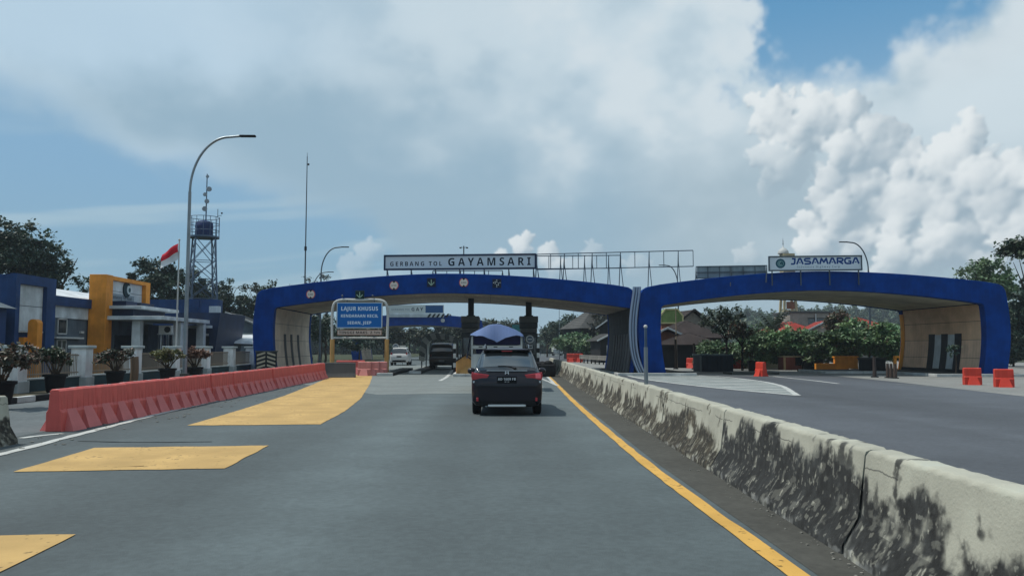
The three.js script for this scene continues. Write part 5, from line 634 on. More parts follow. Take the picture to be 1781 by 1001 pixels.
// ---------------------------------------------------------------- lamps, masts, flag, lattice tower
function streetLamp(label, px, d, topPy, dir, reach, m = M.steel, thick = 1) {
  const p = at(px, 600, d), H = yOf(topPy, d), t = thing('street_lamp', label, 'street lamp', [p.x, 0.0, -d], 0, 'tall curved street lamps'), R = 2.6, k = thick;
  new MB().cyl(0.11 * k, 0.075 * k, V(0, 0, 0), V(0, H - R, 0), 12).build('pole', m, t); const pts = []; for (let i = 0; i <= 10; i++) { const a = Math.PI / 2 * i / 10; pts.push(V(dir * reach * 0.78 * (1 - Math.cos(a)), H - R + R * Math.sin(a), 0)); } pts.push(V(dir * reach, H + 0.05, 0)); new MB().tube(pts, 0.062 * k, 30, 8).build('arm', m, t); new MB().box(0.75, 0.09, 0.22, dir * (reach + 0.3), H + 0.0, 0, 0, 0.03).build('lamp_head', M.dark, t); new MB().box(0.34, 0.5, 0.34, 0, 0, 0, 0, 0.03).build('base', M.concreteDark, t);
}
streetLamp('tallest curved street lamp, standing on the left verge by the fence', 322, 38, 236.5, 1, 2.3, M.steel, 0.95); streetLamp('curved street lamp rising behind the left gate roof', 556, 80, 430.5, 1, 2.0, M.steelDark); streetLamp('smaller curved street lamp further off behind the left gate roof', 542, 107, 474, 1, 2.0, M.steelDark); streetLamp('curved street lamp bending left between the two gates', 1181, 97, 460.5, -1, 1.6, M.steelDark); streetLamp('curved street lamp bending left beside the emblem board', 1515, 75, 418.5, -1, 2.0, M.steelDark);
const polePlain = (label, px, d, topPy, r, m, name = 'pole') => { const p = at(px, 600, d), H = yOf(topPy, d), t = thing(name, label, name.replace('_', ' '), [p.x, 0, -d]); new MB().cyl(r, r * 0.75, V(0, 0, 0), V(0, H * 0.55, 0), 8).build('lower_pole', m, t); new MB().cyl(r * 0.7, r * 0.45, V(0, H * 0.55, 0), V(0, H, 0), 8).build('upper_pole', m, t); new MB().cyl(r * 1.4, r * 1.4, V(0, H * 0.54, 0), V(0, H * 0.56, 0), 8).build('collar', M.dark, t); return { t, H }; };
{ const { t, H } = polePlain('very thin tall radio mast behind the left gate', 528, 90, 270, 0.10, M.steelDark, 'radio_mast'); new MB().ball(0.12, 0.15, H - 0.9, 0).build('antenna', M.dark, t); new MB().cyl(0.02, 0.02, V(0, H, 0), V(0, H + 0.4, 0), 6).build('tip', M.dark, t); new MB().cyl(0.13, 0.13, V(0, 3.6, 0), V(0, 4.1, 0), 8).build('joint', M.dark, t); }
polePlain('thin grey pole before the far tree row', 973, 120, 535, 0.07, M.steel); polePlain('thin grey pole at the right end of the far tree row', 998, 128, 540, 0.06, M.steel); polePlain('tall pale pole before the brown roofs under the right gate', 1176.5, 66, 534, 0.07, worn(160, 140, 120));
{ const d = 60, p = at(806.5, 450, d), t = thing('camera_mast', 'small mast with two cameras above the name board', 'camera mast', [p.x, 5.9, -d]), H = yOf(427, d) - 5.9; new MB().cyl(0.04, 0.04, V(0, 0, 0), V(0, H, 0), 8).build('pole', M.dark, t); for (const s of [-1, 1]) { new MB().bar(0.03, V(0, H - 0.15, 0), V(s * 0.2, H - 0.08, 0)).build('bracket', M.dark, t); new MB().box(0.16, 0.09, 0.10, s * 0.24, H - 0.18, 0, 0, 0.02).build('camera', M.dark, t); } }
{ // flag
  const d = 45.6, p = at(306, 600, d), H = yOf(419, d), t = thing('flagpole', 'white flagpole behind the fence flying a red over white flag', 'flagpole', [p.x, 0.1, -d]); new MB().cyl(0.05, 0.035, V(0, 0, 0), V(0, H - 0.1, 0), 10).ball(0.06, 0, H - 0.07, 0).build('pole', M.white, t);
  const nx = 16, ny = 8, half = (v0, v1) => { const P = [], I = [], U = []; for (let j = 0; j <= ny; j++) for (let i = 0; i <= nx; i++) { const u = i / nx, v = lerp(v0, v1, j / ny), s = u * 0.95; P.push(-0.05 - s * 0.93, H - 0.28 - v * 0.92 - 0.62 * u ** 1.25 * (1 - 0.35 * v) - 0.1 * v * u, 0.16 * Math.sin(u * 6 + v * 2.5) * u + 0.05 * Math.sin(v * 7)); U.push(s, v); if (i < nx && j < ny) { const a = j * (nx + 1) + i; I.push(a, a + nx + 1, a + 1, a + 1, a + nx + 1, a + nx + 2); } } const g = new THREE.BufferGeometry(); g.setAttribute('position', new THREE.Float32BufferAttribute(P, 3)); g.setAttribute('uv', new THREE.Float32BufferAttribute(U, 2)); g.setIndex(I); g.computeVertexNormals(); return g; };
  const fl = thing('flag', 'waving red over white flag hanging from the white flagpole', 'flag', [p.x, 0.1, -d]); mesh('red_stripe', half(0, 0.5), mat(196, 38, 54), fl); mesh('white_stripe', half(0.5, 1), mat(200, 205, 206), fl);
}
{ // lattice tower with a tank on a railed platform, antenna mast on top
  const d = 85, p = at(349, 600, d), t = thing('water_tower', 'blue steel lattice tower with a tank on its railed platform and antennas on top', 'water tower', [p.x, 0, -d], 0.5), HP = yOf(415, d), m = M.steelBlue, c = (y, k) => { const s = lerp(1.55, 0.95, y / HP); return V([-s, s, s, -s][k], y, [-s, -s, s, s][k]); };
  for (let k = 0; k < 4; k++) new MB().bar(0.14, c(0, k), c(HP, k)).build('leg', m, t); const ys = [0, 2.4, 4.6, 6.7, 8.7, 10.6, HP - 0.02]; for (let i = 0; i < ys.length - 1; i++) for (let k = 0; k < 4; k++) { const j = (k + 1) % 4; new MB().bar(0.065, c(ys[i], k), c(ys[i + 1], j)).build('brace', m, t); new MB().bar(0.065, c(ys[i], j), c(ys[i + 1], k)).build('brace', m, t); new MB().bar(0.06, c(ys[i + 1], k), c(ys[i + 1], j)).build('tie', m, t); }
  new MB().cyl(1.55, 1.55, V(0, HP, 0), V(0, HP + 0.16, 0), 16).build('platform', m, t); const rr = 1.5, HT = 2.15; for (let i = 0; i < 14; i++) { const a = 6.283 * i / 14; new MB().bar(0.05, V(Math.cos(a) * rr, HP + 0.16, Math.sin(a) * rr), V(Math.cos(a) * rr, HP + HT, Math.sin(a) * rr)).build('rail_post', m, t); } for (const y of [0.75, 1.45, HT]) { const g = new THREE.TorusGeometry(rr, 0.035, 5, 28); g.rotateX(Math.PI / 2); g.translate(0, HP + y, 0); mesh('rail', g, m, t); }
  const tk = new THREE.LatheGeometry([[0, 0], [0.86, 0], [0.90, 0.1], [0.88, 0.4], [0.92, 0.45], [0.88, 0.5], [0.88, 0.95], [0.92, 1.0], [0.88, 1.05], [0.86, 1.45], [0.5, 1.62], [0.2, 1.68], [0, 1.68]].map(([a, b]) => new THREE.Vector2(a, b)), 24); tk.translate(0, HP + 0.16, 0); mesh('tank', tk, worn(30, 54, 104), t);
  const top = yOf(302, d); new MB().cyl(0.07, 0.05, V(0.15, HP + 1.7, 0), V(0.15, top, 0), 8).build('mast', m, t); new MB().bar(0.05, V(1.2, HP + HT, 0.6), V(1.2, HP + HT + 0.9, 0.6)).bar(0.04, V(1.2, HP + HT + 0.2, 0.6), V(1.6, HP + HT + 0.25, 0.6)).ball(0.1, 1.6, HP + HT + 0.5, 0.6).build('side_antenna', M.dark, t); for (const [y, x, r] of [[top - 0.3, 0.15, 0.16], [top - 1.6, 0.35, 0.26], [top - 2.2, -0.05, 0.20], [top - 2.9, 0.15, 0.24], [top - 3.7, -0.05, 0.26]]) new MB().cyl(r, r, V(x, y, 0.12), V(x + 0.02, y, 0.22), 14).bar(0.03, V(0.15, y, 0), V(x, y, 0.14)).build('dish', worn(150, 160, 168), t);
  for (const s of [-0.16, 0.16]) { const e0 = V(1.72, 0, s), e1 = V(1.15, HP + 1, s); new MB().bar(0.045, e0, e1).build('ladder_rail', m, t); } for (let i = 1; i < 34; i++) { const q = V(1.72, 0, 0).lerp(V(1.15, HP + 1, 0), i / 34); new MB().bar(0.03, q.clone().add(V(0, 0, -0.16)), q.clone().add(V(0, 0, 0.16))).build('rung', m, t); }
}

// ---------------------------------------------------------------- toll office on the left
{
  const t = thing('office_building', 'low blue and grey office with an orange portal behind the white pillars', 'building', [0, 0, 0]), B = (nm, m, x0, x1, y0, y1, z0, z1, par = t, bev = 0) => new MB().box(Math.abs(x1 - x0), y1 - y0, Math.abs(z1 - z0), (x0 + x1) / 2, y0, (z0 + z1) / 2, 0, bev).build(nm, m, par);
  const win = (x, z0, z1, y0, y1, n = 1, axis = 'x') => { const f = B('window', M.white, x - 0.03, x + 0.05, y1 - 0.07, y1, z0, z1); B('frame', M.white, x - 0.03, x + 0.05, y0, y0 + 0.07, z0, z1, f); for (let i = 0; i <= n; i++) { const z = lerp(z0, z1, i / n); B('frame', M.white, x - 0.028, x + 0.048, y0 + 0.07, y1 - 0.07, z - 0.035, z + 0.035, f); } B('pane', M.glassDark, x - 0.02, x + 0.012, y0 + 0.02, y1 - 0.02, z0 + 0.02, z1 - 0.02, f); return f; };
  // blue frame block with a grey panel, nearest the camera
  B('wall', M.blueWall, -26.6, -24.35, 0, 5.4, -46, -42.2); B('frame_post', M.blueWall, -24.35, -24.0, 0, 5.45, -42.55, -42.18); B('frame_post', M.blueWall, -24.35, -24.0, 0, 5.45, -46.02, -45.1); B('frame_beam', M.blueWall, -24.35, -24.0, 4.95, 5.45, -45.1, -42.55); B('facade_panel', M.wallGrey, -24.35, -24.22, 3.86, 4.94, -45.09, -42.56); B('facade_panel', M.wallGrey, -24.35, -24.22, 2.55, 3.83, -45.09, -42.56); B('sill', M.white, -24.35, -24.12, 2.46, 2.54, -45.08, -42.57);
  B('low_wing', M.blueWall, -36, -24.1, 0, 3.62, -41.6, -38.2); { const b = new MB(); b.hexa([V(-36.6, 3.62, -37.9), V(-23.75, 3.62, -37.9), V(-23.75, 3.62, -41.9), V(-36.6, 3.62, -41.9)], [V(-34, 4.85, -39.6), V(-26.4, 4.85, -39.6), V(-26.4, 4.85, -40.4), V(-34, 4.85, -40.4)]); b.build('roof', worn(112, 124, 132), t); }
  { const sh = new THREE.Shape(); sh.moveTo(-0.24, 0); sh.lineTo(0.24, 0); sh.lineTo(0.24, 2.9); sh.absarc(0, 2.9, 0.24, 0, Math.PI); const g = new THREE.ExtrudeGeometry(sh, { depth: 0.5, bevelEnabled: false }); g.translate(-23.5, 0, -43.4); new MB().add(g).build('arched_pier', M.orange, t); B('low_pier', M.orange, -24.0, -23.75, 0, 2.2, -43.6, -42.6); }
  // connecting wing
  B('wall', M.wallGreyDark, -31, -25.05, 0, 3.4, -52, -46); B('wall_band', M.wallGrey, -31, -24.95, 3.4, 4.1, -52, -46); B('fascia', M.blueWall, -31, -24.75, 4.1, 4.65, -52, -46); { const b = new MB(); b.hexa([V(-31, 4.66, -46), V(-25, 4.66, -46), V(-25, 4.66, -60), V(-31, 4.66, -60)], [V(-28.6, 5.5, -46), V(-28.2, 5.5, -46), V(-28.2, 5.5, -60), V(-28.6, 5.5, -60)]); b.build('roof', M.roofWhite, t); } win(-25.04, -49.3, -48.3, 0.8, 2.15, 2); win(-25.04, -49.3, -48.3, 2.45, 3.38, 1); B('sill', M.white, -25.05, -24.7, 2.2, 2.3, -50.8, -47.6); B('wall_lamp', M.white, -25.05, -24.95, 2.55, 2.68, -51.3, -50.9);
  // orange portal with the sign wall
  B('portal_post', M.orange, -24.95, -23.9, 0, 6.25, -52.65, -51.7, t, 0.02); B('portal_beam', M.orange, -24.9, -23.92, 5.98, 6.22, -58.4, -52.65); B('portal_post', M.orange, -24.9, -23.92, 3.9, 5.98, -58.4, -57.7); B('sign_wall', M.wallGrey, -24.85, -24.2, 5.33, 5.97, -57.69, -52.66); B('sign_wall', M.wallGrey, -24.85, -24.2, 3.6, 5.30, -57.69, -52.66); B('wall', M.wallGreyDark, -30, -24.3, 0, 3.6, -60, -52.6);
  { const e = new MB().cyl(0.52, 0.52, V(-24.2, 5.52, -55.2), V(-24.12, 5.52, -55.2), 24).build('emblem', mat(30, 52, 58), t); new MB().cyl(0.30, 0.30, V(-24.12, 5.52, -55.42), V(-24.09, 5.52, -55.42), 20).build('emblem_disc', mat(176, 190, 192), e); new MB().cyl(0.15, 0.15, V(-24.09, 5.52, -55.48), V(-24.07, 5.52, -55.48), 16).build('emblem_core', mat(40, 70, 76), e); const f = new THREE.PlaneGeometry(3.7, 0.42); f.rotateY(Math.PI / 2); f.translate(-24.185, 4.95, -54.6); mesh('lettering', f, printMat(canvasTex(740, 84, (g) => { g.fillStyle = '#88949a'; g.fillRect(0, 0, 740, 84); g.fillStyle = '#2c3842'; g.font = 'bold 62px sans-serif'; g.textAlign = 'center'; g.fillText('Semarang Toll Road', 370, 64); })), t); }
  // entrance canopies on columns, dark porch behind
  B('porch_wall', M.wallGreyDark, -24.28, -24.0, 0, 3.3, -66, -58.5); B('canopy', M.wallGrey, -24.2, -20.4, 3.42, 3.66, -60.5, -52.0, t, 0.02); B('canopy', M.wallGrey, -24.2, -21.9, 4.12, 4.32, -58.5, -52.2, t, 0.02); B('upper_wall', M.navy, -24.19, -22.6, 3.67, 4.11, -57.8, -52.7); B('upper_wall', M.navy, -24.19, -23.2, 4.33, 4.66, -54.6, -53.0); B('upper_wall', M.navy, -24.19, -23.2, 4.33, 4.66, -57.4, -55.2);
  for (const [x, z] of [[-22.3, -52.7], [-20.9, -55.8], [-20.8, -59.9]]) B('column', M.wallGrey, x - 0.26, x + 0.26, 0.0, 3.41, z - 0.26, z + 0.26, t, 0.02); for (const z of [-61, -62.8, -64.6]) win(-23.98, z - 0.7, z + 0.7, 0.2, 2.7, 2); B('door', M.glassDark, -24.3, -24.27, 0, 2.5, -56.5, -54);
  // blue stair drum and low navy wing with leaning edge
  { const b = new MB(); b.box(4.2, 5.5, 5.6, -25.2, 0, -68.6); b.build('wall', M.blueWall, t); new MB().cyl(1.5, 1.5, V(-23.3, 0, -67.4), V(-23.3, 5.55, -67.4), 28).build('stair_drum', M.blueWall, t); B('drum_panel', M.wallGrey, -22.5, -21.6, 3.6, 5.0, -66.6, -66.2); }
  { const b = new MB(); b.hexa([V(-22.6, 0, -60.8), V(-20.25, 0, -60.8), V(-20.25, 0, -67), V(-22.6, 0, -67)], [V(-22.8, 4.25, -60.8), V(-19.75, 4.25, -60.8), V(-19.75, 4.25, -67), V(-22.8, 4.25, -67)]); b.build('side_wing', M.navy, t); const w = B('window', M.white, -20.95, -20.55, 2.55, 2.7, -60.79, -60.72); B('pane', M.glassDark, -20.95, -20.5, 1.4, 2.5, -60.79, -60.74, w); B('panel', M.white, -21.0, -20.6, 1.0, 1.38, -60.79, -60.73); B('canopy', M.wallGrey, -22.5, -20.3, 3.1, 3.3, -60.8, -60.2); }
  const a = thing('air_conditioner', 'white air conditioner unit on a bracket under the office canopy', 'air conditioner', [-19.95, 2.3, -52.9]); a.position.copy(at(288, 575, 54)); new MB().box(0.85, 0.55, 0.3, 0, -0.2, 0, 0, 0.03).build('casing', M.white, a); new MB().cyl(0.2, 0.2, V(0.15, 0.08, 0.15), V(0.15, 0.08, 0.17), 18).build('fan_grille', M.dark, a); new MB().box(0.95, 0.04, 0.36, 0, -0.245, 0).bar(0.05, V(-0.3, -0.24, 0), V(-0.3, -a.position.y, 0)).build('bracket', M.wallGrey, a);
}
{ // small white roof and gabled shed between office and gate
  const d = 66, p = at(420, 600, d), t = thing('carport', 'bright white flat carport roof left of the gate leg', 'carport', [p.x, 0, -d]); new MB().hexa([V(-1.35, 2.05, 0.9), V(1.35, 1.95, 0.9), V(1.35, 2.1, -3), V(-1.35, 2.2, -3)], [V(-1.2, 2.2, 0.7), V(1.2, 2.2, 0.7), V(1.2, 2.75, -2.8), V(-1.2, 2.75, -2.8)]).build('roof', M.roofWhite, t); for (const s of [-1, 1]) for (const z of [0.7, -2.8]) new MB().box(0.14, 2.0, 0.14, s * 1.15, 0, z).build('post', M.white, t);
  const d2 = 80, q = at(412, 600, d2), s = thing('shed', 'grey gabled shed with white barge boards behind the white carport', 'shed', [q.x, 0, -d2]); const sh = new THREE.Shape([[-2.6, 0], [2.4, 0], [2.4, 3.6], [-1.2, 5.0], [-2.6, 4.4]].map(([x, y]) => new THREE.Vector2(x, y))), g = new THREE.ExtrudeGeometry(sh, { depth: 5, bevelEnabled: false }); g.translate(0, 0, -5); new MB().add(g).build('wall', M.wallGreyDark, s); new MB().bar(0.16, V(-1.2, 5.1, 0.1), V(2.6, 3.6, 0.1)).build('barge_board', M.white, s); new MB().quad(V(-1.2, 5.1, 0.3), V(2.7, 3.55, 0.3), V(2.7, 3.55, -5.3), V(-1.2, 5.1, -5.3)).build('roof', M.roofGrey, s); new MB().box(4.9, 0.16, 0.5, -0.1, 2.9, 0.2).build('ledge', M.white, s); new MB().box(4.6, 0.9, 0.04, -0.1, 1.9, 0.02).build('window', M.glassDark, s);
}
{ // chevron board at the foot of the left gate leg
  const p = at(464, 640, 52.6), t = thing('chevron_board', 'dark board with pale slanting stripes at the foot of the left gate leg', 'chevron board', [p.x, 0, -52.4]), w = 1.3; new MB().box(w, 1.15, 0.10, 0, 0.25, 0).build('panel', M.dark, t); for (let i = 0; i < 4; i++) for (const s of [-1, 1]) { const y = 0.35 + i * 0.26; new MB().hexa([V(s * 0.06, y + 0.17, 0.05), V(s * 0.06, y + 0.29, 0.05), V(s * 0.58, y + 0.12, 0.05), V(s * 0.58, y, 0.05)].map((v) => v.clone()), [V(s * 0.06, y + 0.17, 0.058), V(s * 0.06, y + 0.29, 0.058), V(s * 0.58, y + 0.12, 0.058), V(s * 0.58, y, 0.058)]).build('stripe', mat(170, 160, 140), t); } new MB().box(w + 0.1, 0.08, 0.16, 0, 1.40, 0).build('top_cap', M.concreteDark, t); for (const s of [-0.5, 0.5]) new MB().box(0.1, 0.25, 0.1, s, 0, 0).build('foot', M.dark, t);
}
// ---------------------------------------------------------------- second gate further on
{
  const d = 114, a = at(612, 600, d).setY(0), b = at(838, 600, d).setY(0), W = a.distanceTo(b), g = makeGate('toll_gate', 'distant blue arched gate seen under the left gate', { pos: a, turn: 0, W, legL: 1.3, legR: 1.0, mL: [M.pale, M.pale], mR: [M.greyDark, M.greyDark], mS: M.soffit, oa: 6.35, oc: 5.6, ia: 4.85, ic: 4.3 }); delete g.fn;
  const t = thing('name_board', 'pale name board with stripes on the roof of the distant gate', 'sign', [at(724, 540, d).x, 6.0, -d + 0.3]), w = at(772, 540, d).x - at(676, 540, d).x; new MB().box(w, 1.15, 0.15, 0, 0.45, 0).build('panel', M.white, t); const f = new THREE.PlaneGeometry(w - 0.2, 1.0); f.translate(0, 1.02, 0.08); mesh('lettering', f, printMat(canvasTex(1024, 140, (c, X, Y) => { c.fillStyle = '#c3c9c6'; c.fillRect(0, 0, X, Y); c.fillStyle = '#8a9298'; c.font = 'bold 52px sans-serif'; c.fillText('GERBANG TOL', 40, 96); c.fillStyle = '#1c2b38'; c.font = 'bold 92px sans-serif'; spaced(c, 'GAY', 420, 104, 22); c.fillStyle = '#2d5480'; c.fillRect(690, 0, 334, Y); }), {}), t); new MB().box(w * 0.99, 0.5, 0.08, 0, -0.1, 0).build('lower_panel', M.wallGrey, t); for (let i = 0; i < 5; i++) { const x = w * 0.20 + i * 0.62; new MB().hexa([V(x, -0.1, 0.04), V(x + 0.3, -0.1, 0.04), V(x + 0.62, 0.4, 0.04), V(x + 0.32, 0.4, 0.04)], [V(x, -0.1, 0.052), V(x + 0.3, -0.1, 0.052), V(x + 0.62, 0.4, 0.052), V(x + 0.32, 0.4, 0.052)]).build('stripe', M.dark, t); }
  const s = thing('round_sign', 'small white round sign at the right shoulder of the distant gate', 'traffic sign', at(770, 557, d - 0.3)); new MB().cyl(0.28, 0.28, V(0, 0, -0.02), V(0, 0, 0.02), 16).cyl(0.20, 0.20, V(0, 0.6, -0.02), V(0, 0.6, 0.02), 12).build('disc', M.white, s);
}
// ---------------------------------------------------------------- houses, walls and things beyond the gates on the right
function house(name, label, px, d, turn, o) {
  const p = at(px, 600, d), t = thing(name, label, 'house', [p.x, 0, -d], turn), { w, dp, h, rise, over = 0.5, hip = 0, wall = M.wallWarm, roof = M.roofBrown } = o; new MB().box(w, h, dp, 0, 0, -dp / 2).build('wall', wall, t); const x = w / 2 + over, z0 = over, z1 = -dp - over, y = h - 0.05, r = h + rise;
  const courses = 9; const slope = (sx) => { for (let i = 0; i < courses; i++) { const a0 = i / courses, a1 = (i + 1) / courses, X0 = sx * x * (1 - a0), X1 = sx * x * (1 - a1), Y0 = lerp(y, r, a0) + 0.05, Y1 = lerp(y, r, a1), h0 = hip * a0, h1 = hip * a1; const b = new MB(); b.quad(V(X0, Y0, z0 - h0), V(X1, Y1, z0 - h1), V(X1, Y1, z1 + h1), V(X0, Y0, z1 + h0)); b.quad(V(X0, Y0, z0 - h0), V(X0, Y0 - 0.06, z0 - h0), V(X0, Y0 - 0.06, z1 + h0), V(X0, Y0, z1 + h0)); b.build('roof_course', roof, t); } }; slope(-1); slope(1);
  if (hip) { for (const [z, s] of [[z0, -1], [z1, 1]]) { const b = new MB(); b.tri(V(-x, y + 0.03, z), V(x, y + 0.03, z), V(0, r, z + s * hip)); b.build('hip_end', roof, t); } } else { for (const z of [0.0, -dp]) new MB().tri(V(-w / 2, h, z), V(w / 2, h, z), V(0, r - 0.25, z)).build('gable', wall, t); new MB().bar(0.16, V(-x, y, z0), V(0, r + 0.02, z0)).bar(0.16, V(x, y, z0), V(0, r + 0.02, z0)).build('barge_board', o.trim ?? M.white, t); }
  for (const [wx, wy, ww, wh] of o.win ?? []) { const f = new MB().box(ww + 0.16, wh + 0.16, 0.08, wx, wy, 0.0).build('window', M.white, t); new MB().box(ww, wh, 0.03, wx, wy + 0.08, 0.045).build('pane', M.glassDark, f); } return t;
}
house('house', 'grey tiled house with a broad hipped roof beyond the far trees', 1038, 122, 0.35, { w: 5.2, dp: 6, h: 4.6, rise: 2.5, hip: 2.4, roof: M.roofGrey, wall: M.dark, win: [[-1.4, 1.8, 1.0, 1.2], [1.2, 1.8, 1.0, 1.2]] }); house('house', 'brown roofed house close behind the left gate right leg', 1074, 104, -0.25, { w: 4.4, dp: 6, h: 4.2, rise: 1.8, wall: M.dark, roof: M.roofBrown, win: [[-1, 1, 1, 1.2], [1.4, 1, 1, 1.2]] }); house('house', 'low grey house with white eaves under the tiled roofs', 1064, 92, 0.1, { w: 2.6, dp: 5, h: 2.5, rise: 0.8, roof: M.roofGrey, wall: M.dark, win: [[0, 0.8, 1, 1]] });
house('house', 'grey gabled house with brown roof high behind the brown roofs', 1206, 84, 0.12, { w: 4.2, dp: 7, h: 3.7, rise: 1.9, roof: M.roofBrown, wall: M.wallWarm, trim: M.roofBrown, win: [[0, 2.2, 0.8, 0.8]] }); house('house', 'house with wide dark brown hipped roof behind the pale pole', 1206, 74, 0.05, { w: 5.2, dp: 6, h: 2.6, rise: 1.6, hip: 2.6, over: 0.6, roof: M.roofBrown, wall: M.dark }); house('house', 'low house with dark brown roof in front of the others', 1200, 68.5, -0.12, { w: 4.6, dp: 4, h: 1.95, rise: 1.0, hip: 1.6, over: 0.7, roof: M.roofBrown, wall: M.dark });
house('house', 'small house with rust red awning roof beside the blue gate leg', 1160, 72, 0, { w: 2.4, dp: 4, h: 2.7, rise: 0.7, roof: M.roofRust, wall: M.rust }); { const p = at(1168, 545, 80), t = thing('gable_roof', 'lime green gable end with cream edges beside the blue gate leg', 'house', [p.x, 0, -80]), b = new MB(), q = [[-1.1, 4.1], [1.1, 4.1], [1.1, 4.8], [0.6, 5.45], [-0.6, 5.45], [-1.1, 4.8]]; const sh = new THREE.Shape(q.map(([x, y]) => new THREE.Vector2(x, y))), g = new THREE.ExtrudeGeometry(sh, { depth: 3, bevelEnabled: false }); g.translate(0, 0, -3); b.add(g).build('gable', M.lime, t); for (let i = 0; i < 6; i++) { const a = q[i], c = q[(i + 1) % 6]; new MB().bar(0.14, V(a[0], a[1], 0.06), V(c[0], c[1], 0.06)).build('edge_trim', mat(190, 180, 130), t); } new MB().box(1.9, 4.1, 2.8, 0, 0, -1.5).build('wall', M.rust, t); }
house('house', 'red roofed house beyond the palm and tower, left part', 1402, 98, 0.3, { w: 7, dp: 7, h: 3.0, rise: 1.9, hip: 3, roof: M.roofRed, wall: M.wallWarm }); house('house', 'red roofed house behind the reddish tree', 1442, 94, -0.2, { w: 6, dp: 7, h: 3.2, rise: 1.7, roof: M.roofRed, wall: M.wallWarm, win: [[0, 1.2, 1.2, 1]] }); house('house', 'wide red tiled roof house below the soffit, near the end wall', 1512, 110, 0.1, { w: 9, dp: 8, h: 4.0, rise: 1.9, hip: 3, roof: M.roofRed, wall: M.wallWarm });
{ const d = 108, p = at(1412, 600, d), t = thing('flat_roof_house', 'grey upper storey house with a dark window band beyond the red roofs', 'house', [p.x, 0, -d]); new MB().box(5.6, 6.3, 6, 0, 0, -3).build('wall', M.wallWarm, t); new MB().box(5.9, 0.25, 6.3, 0, 6.3, -3).build('roof_slab', M.roofGrey, t); const w = new MB().box(2.9, 0.12, 0.06, 1.0, 5.55, 0.0).build('window', M.dark, t); new MB().box(2.8, 0.9, 0.03, 1.0, 4.65, 0.02).build('pane', M.glassDark, w); new MB().box(0.14, 2.6, 0.14, 0.6, 3.6, 0.15).build('downpipe', M.white, t); }
{ // minaret-like tower with splayed cream legs and white dome
  const d = 118, p = at(1377, 600, d), t = thing('mosque_tower', 'cream tower on splayed legs, its white dome showing above the emblem board', 'tower', [p.x, 0, -d]), yT = yOf(438, d), m = worn(190, 176, 140); for (const [sx, sz] of [[-1, 0], [1, 0], [-1, -1], [1, -1]]) new MB().bar(0.32, V(sx * 1.35, 0, sz * 2.4 + 0.3), V(sx * 0.62, yT - 4, sz * 1.2 - 0.3)).build('leg', m, t); for (const y of [3.6, 5.2, 7, 9, 11]) new MB().box(2.4 - y * 0.1, 0.22, 2.0 - y * 0.06, 0, y, -0.9).build('floor', m, t); for (const y of [3.9, 7.3]) new MB().box(1.2, 1.1, 0.1, 0, y, 0.02).build('screen', M.rust, t); new MB().box(1.7, 4.0, 1.7, 0, yT - 4, -0.9).build('shaft', m, t);
  const dm = new THREE.LatheGeometry([[0.78, 0], [0.8, 0.15], [0.72, 0.45], [0.45, 0.75], [0.14, 0.95], [0.05, 1.2], [0, 1.25]].map(([a, b]) => new THREE.Vector2(a, b)), 20); dm.translate(-0.55, yT, -0.9); mesh('dome', dm, M.white, t); new MB().cyl(0.04, 0.02, V(-0.55, yT + 1.2, -0.9), V(-0.55, yT + 2.3, -0.9), 6).ball(0.10, -0.55, yT + 1.55, -0.9).ball(0.07, -0.55, yT + 1.9, -0.9).build('finial', M.steelDark, t);
}
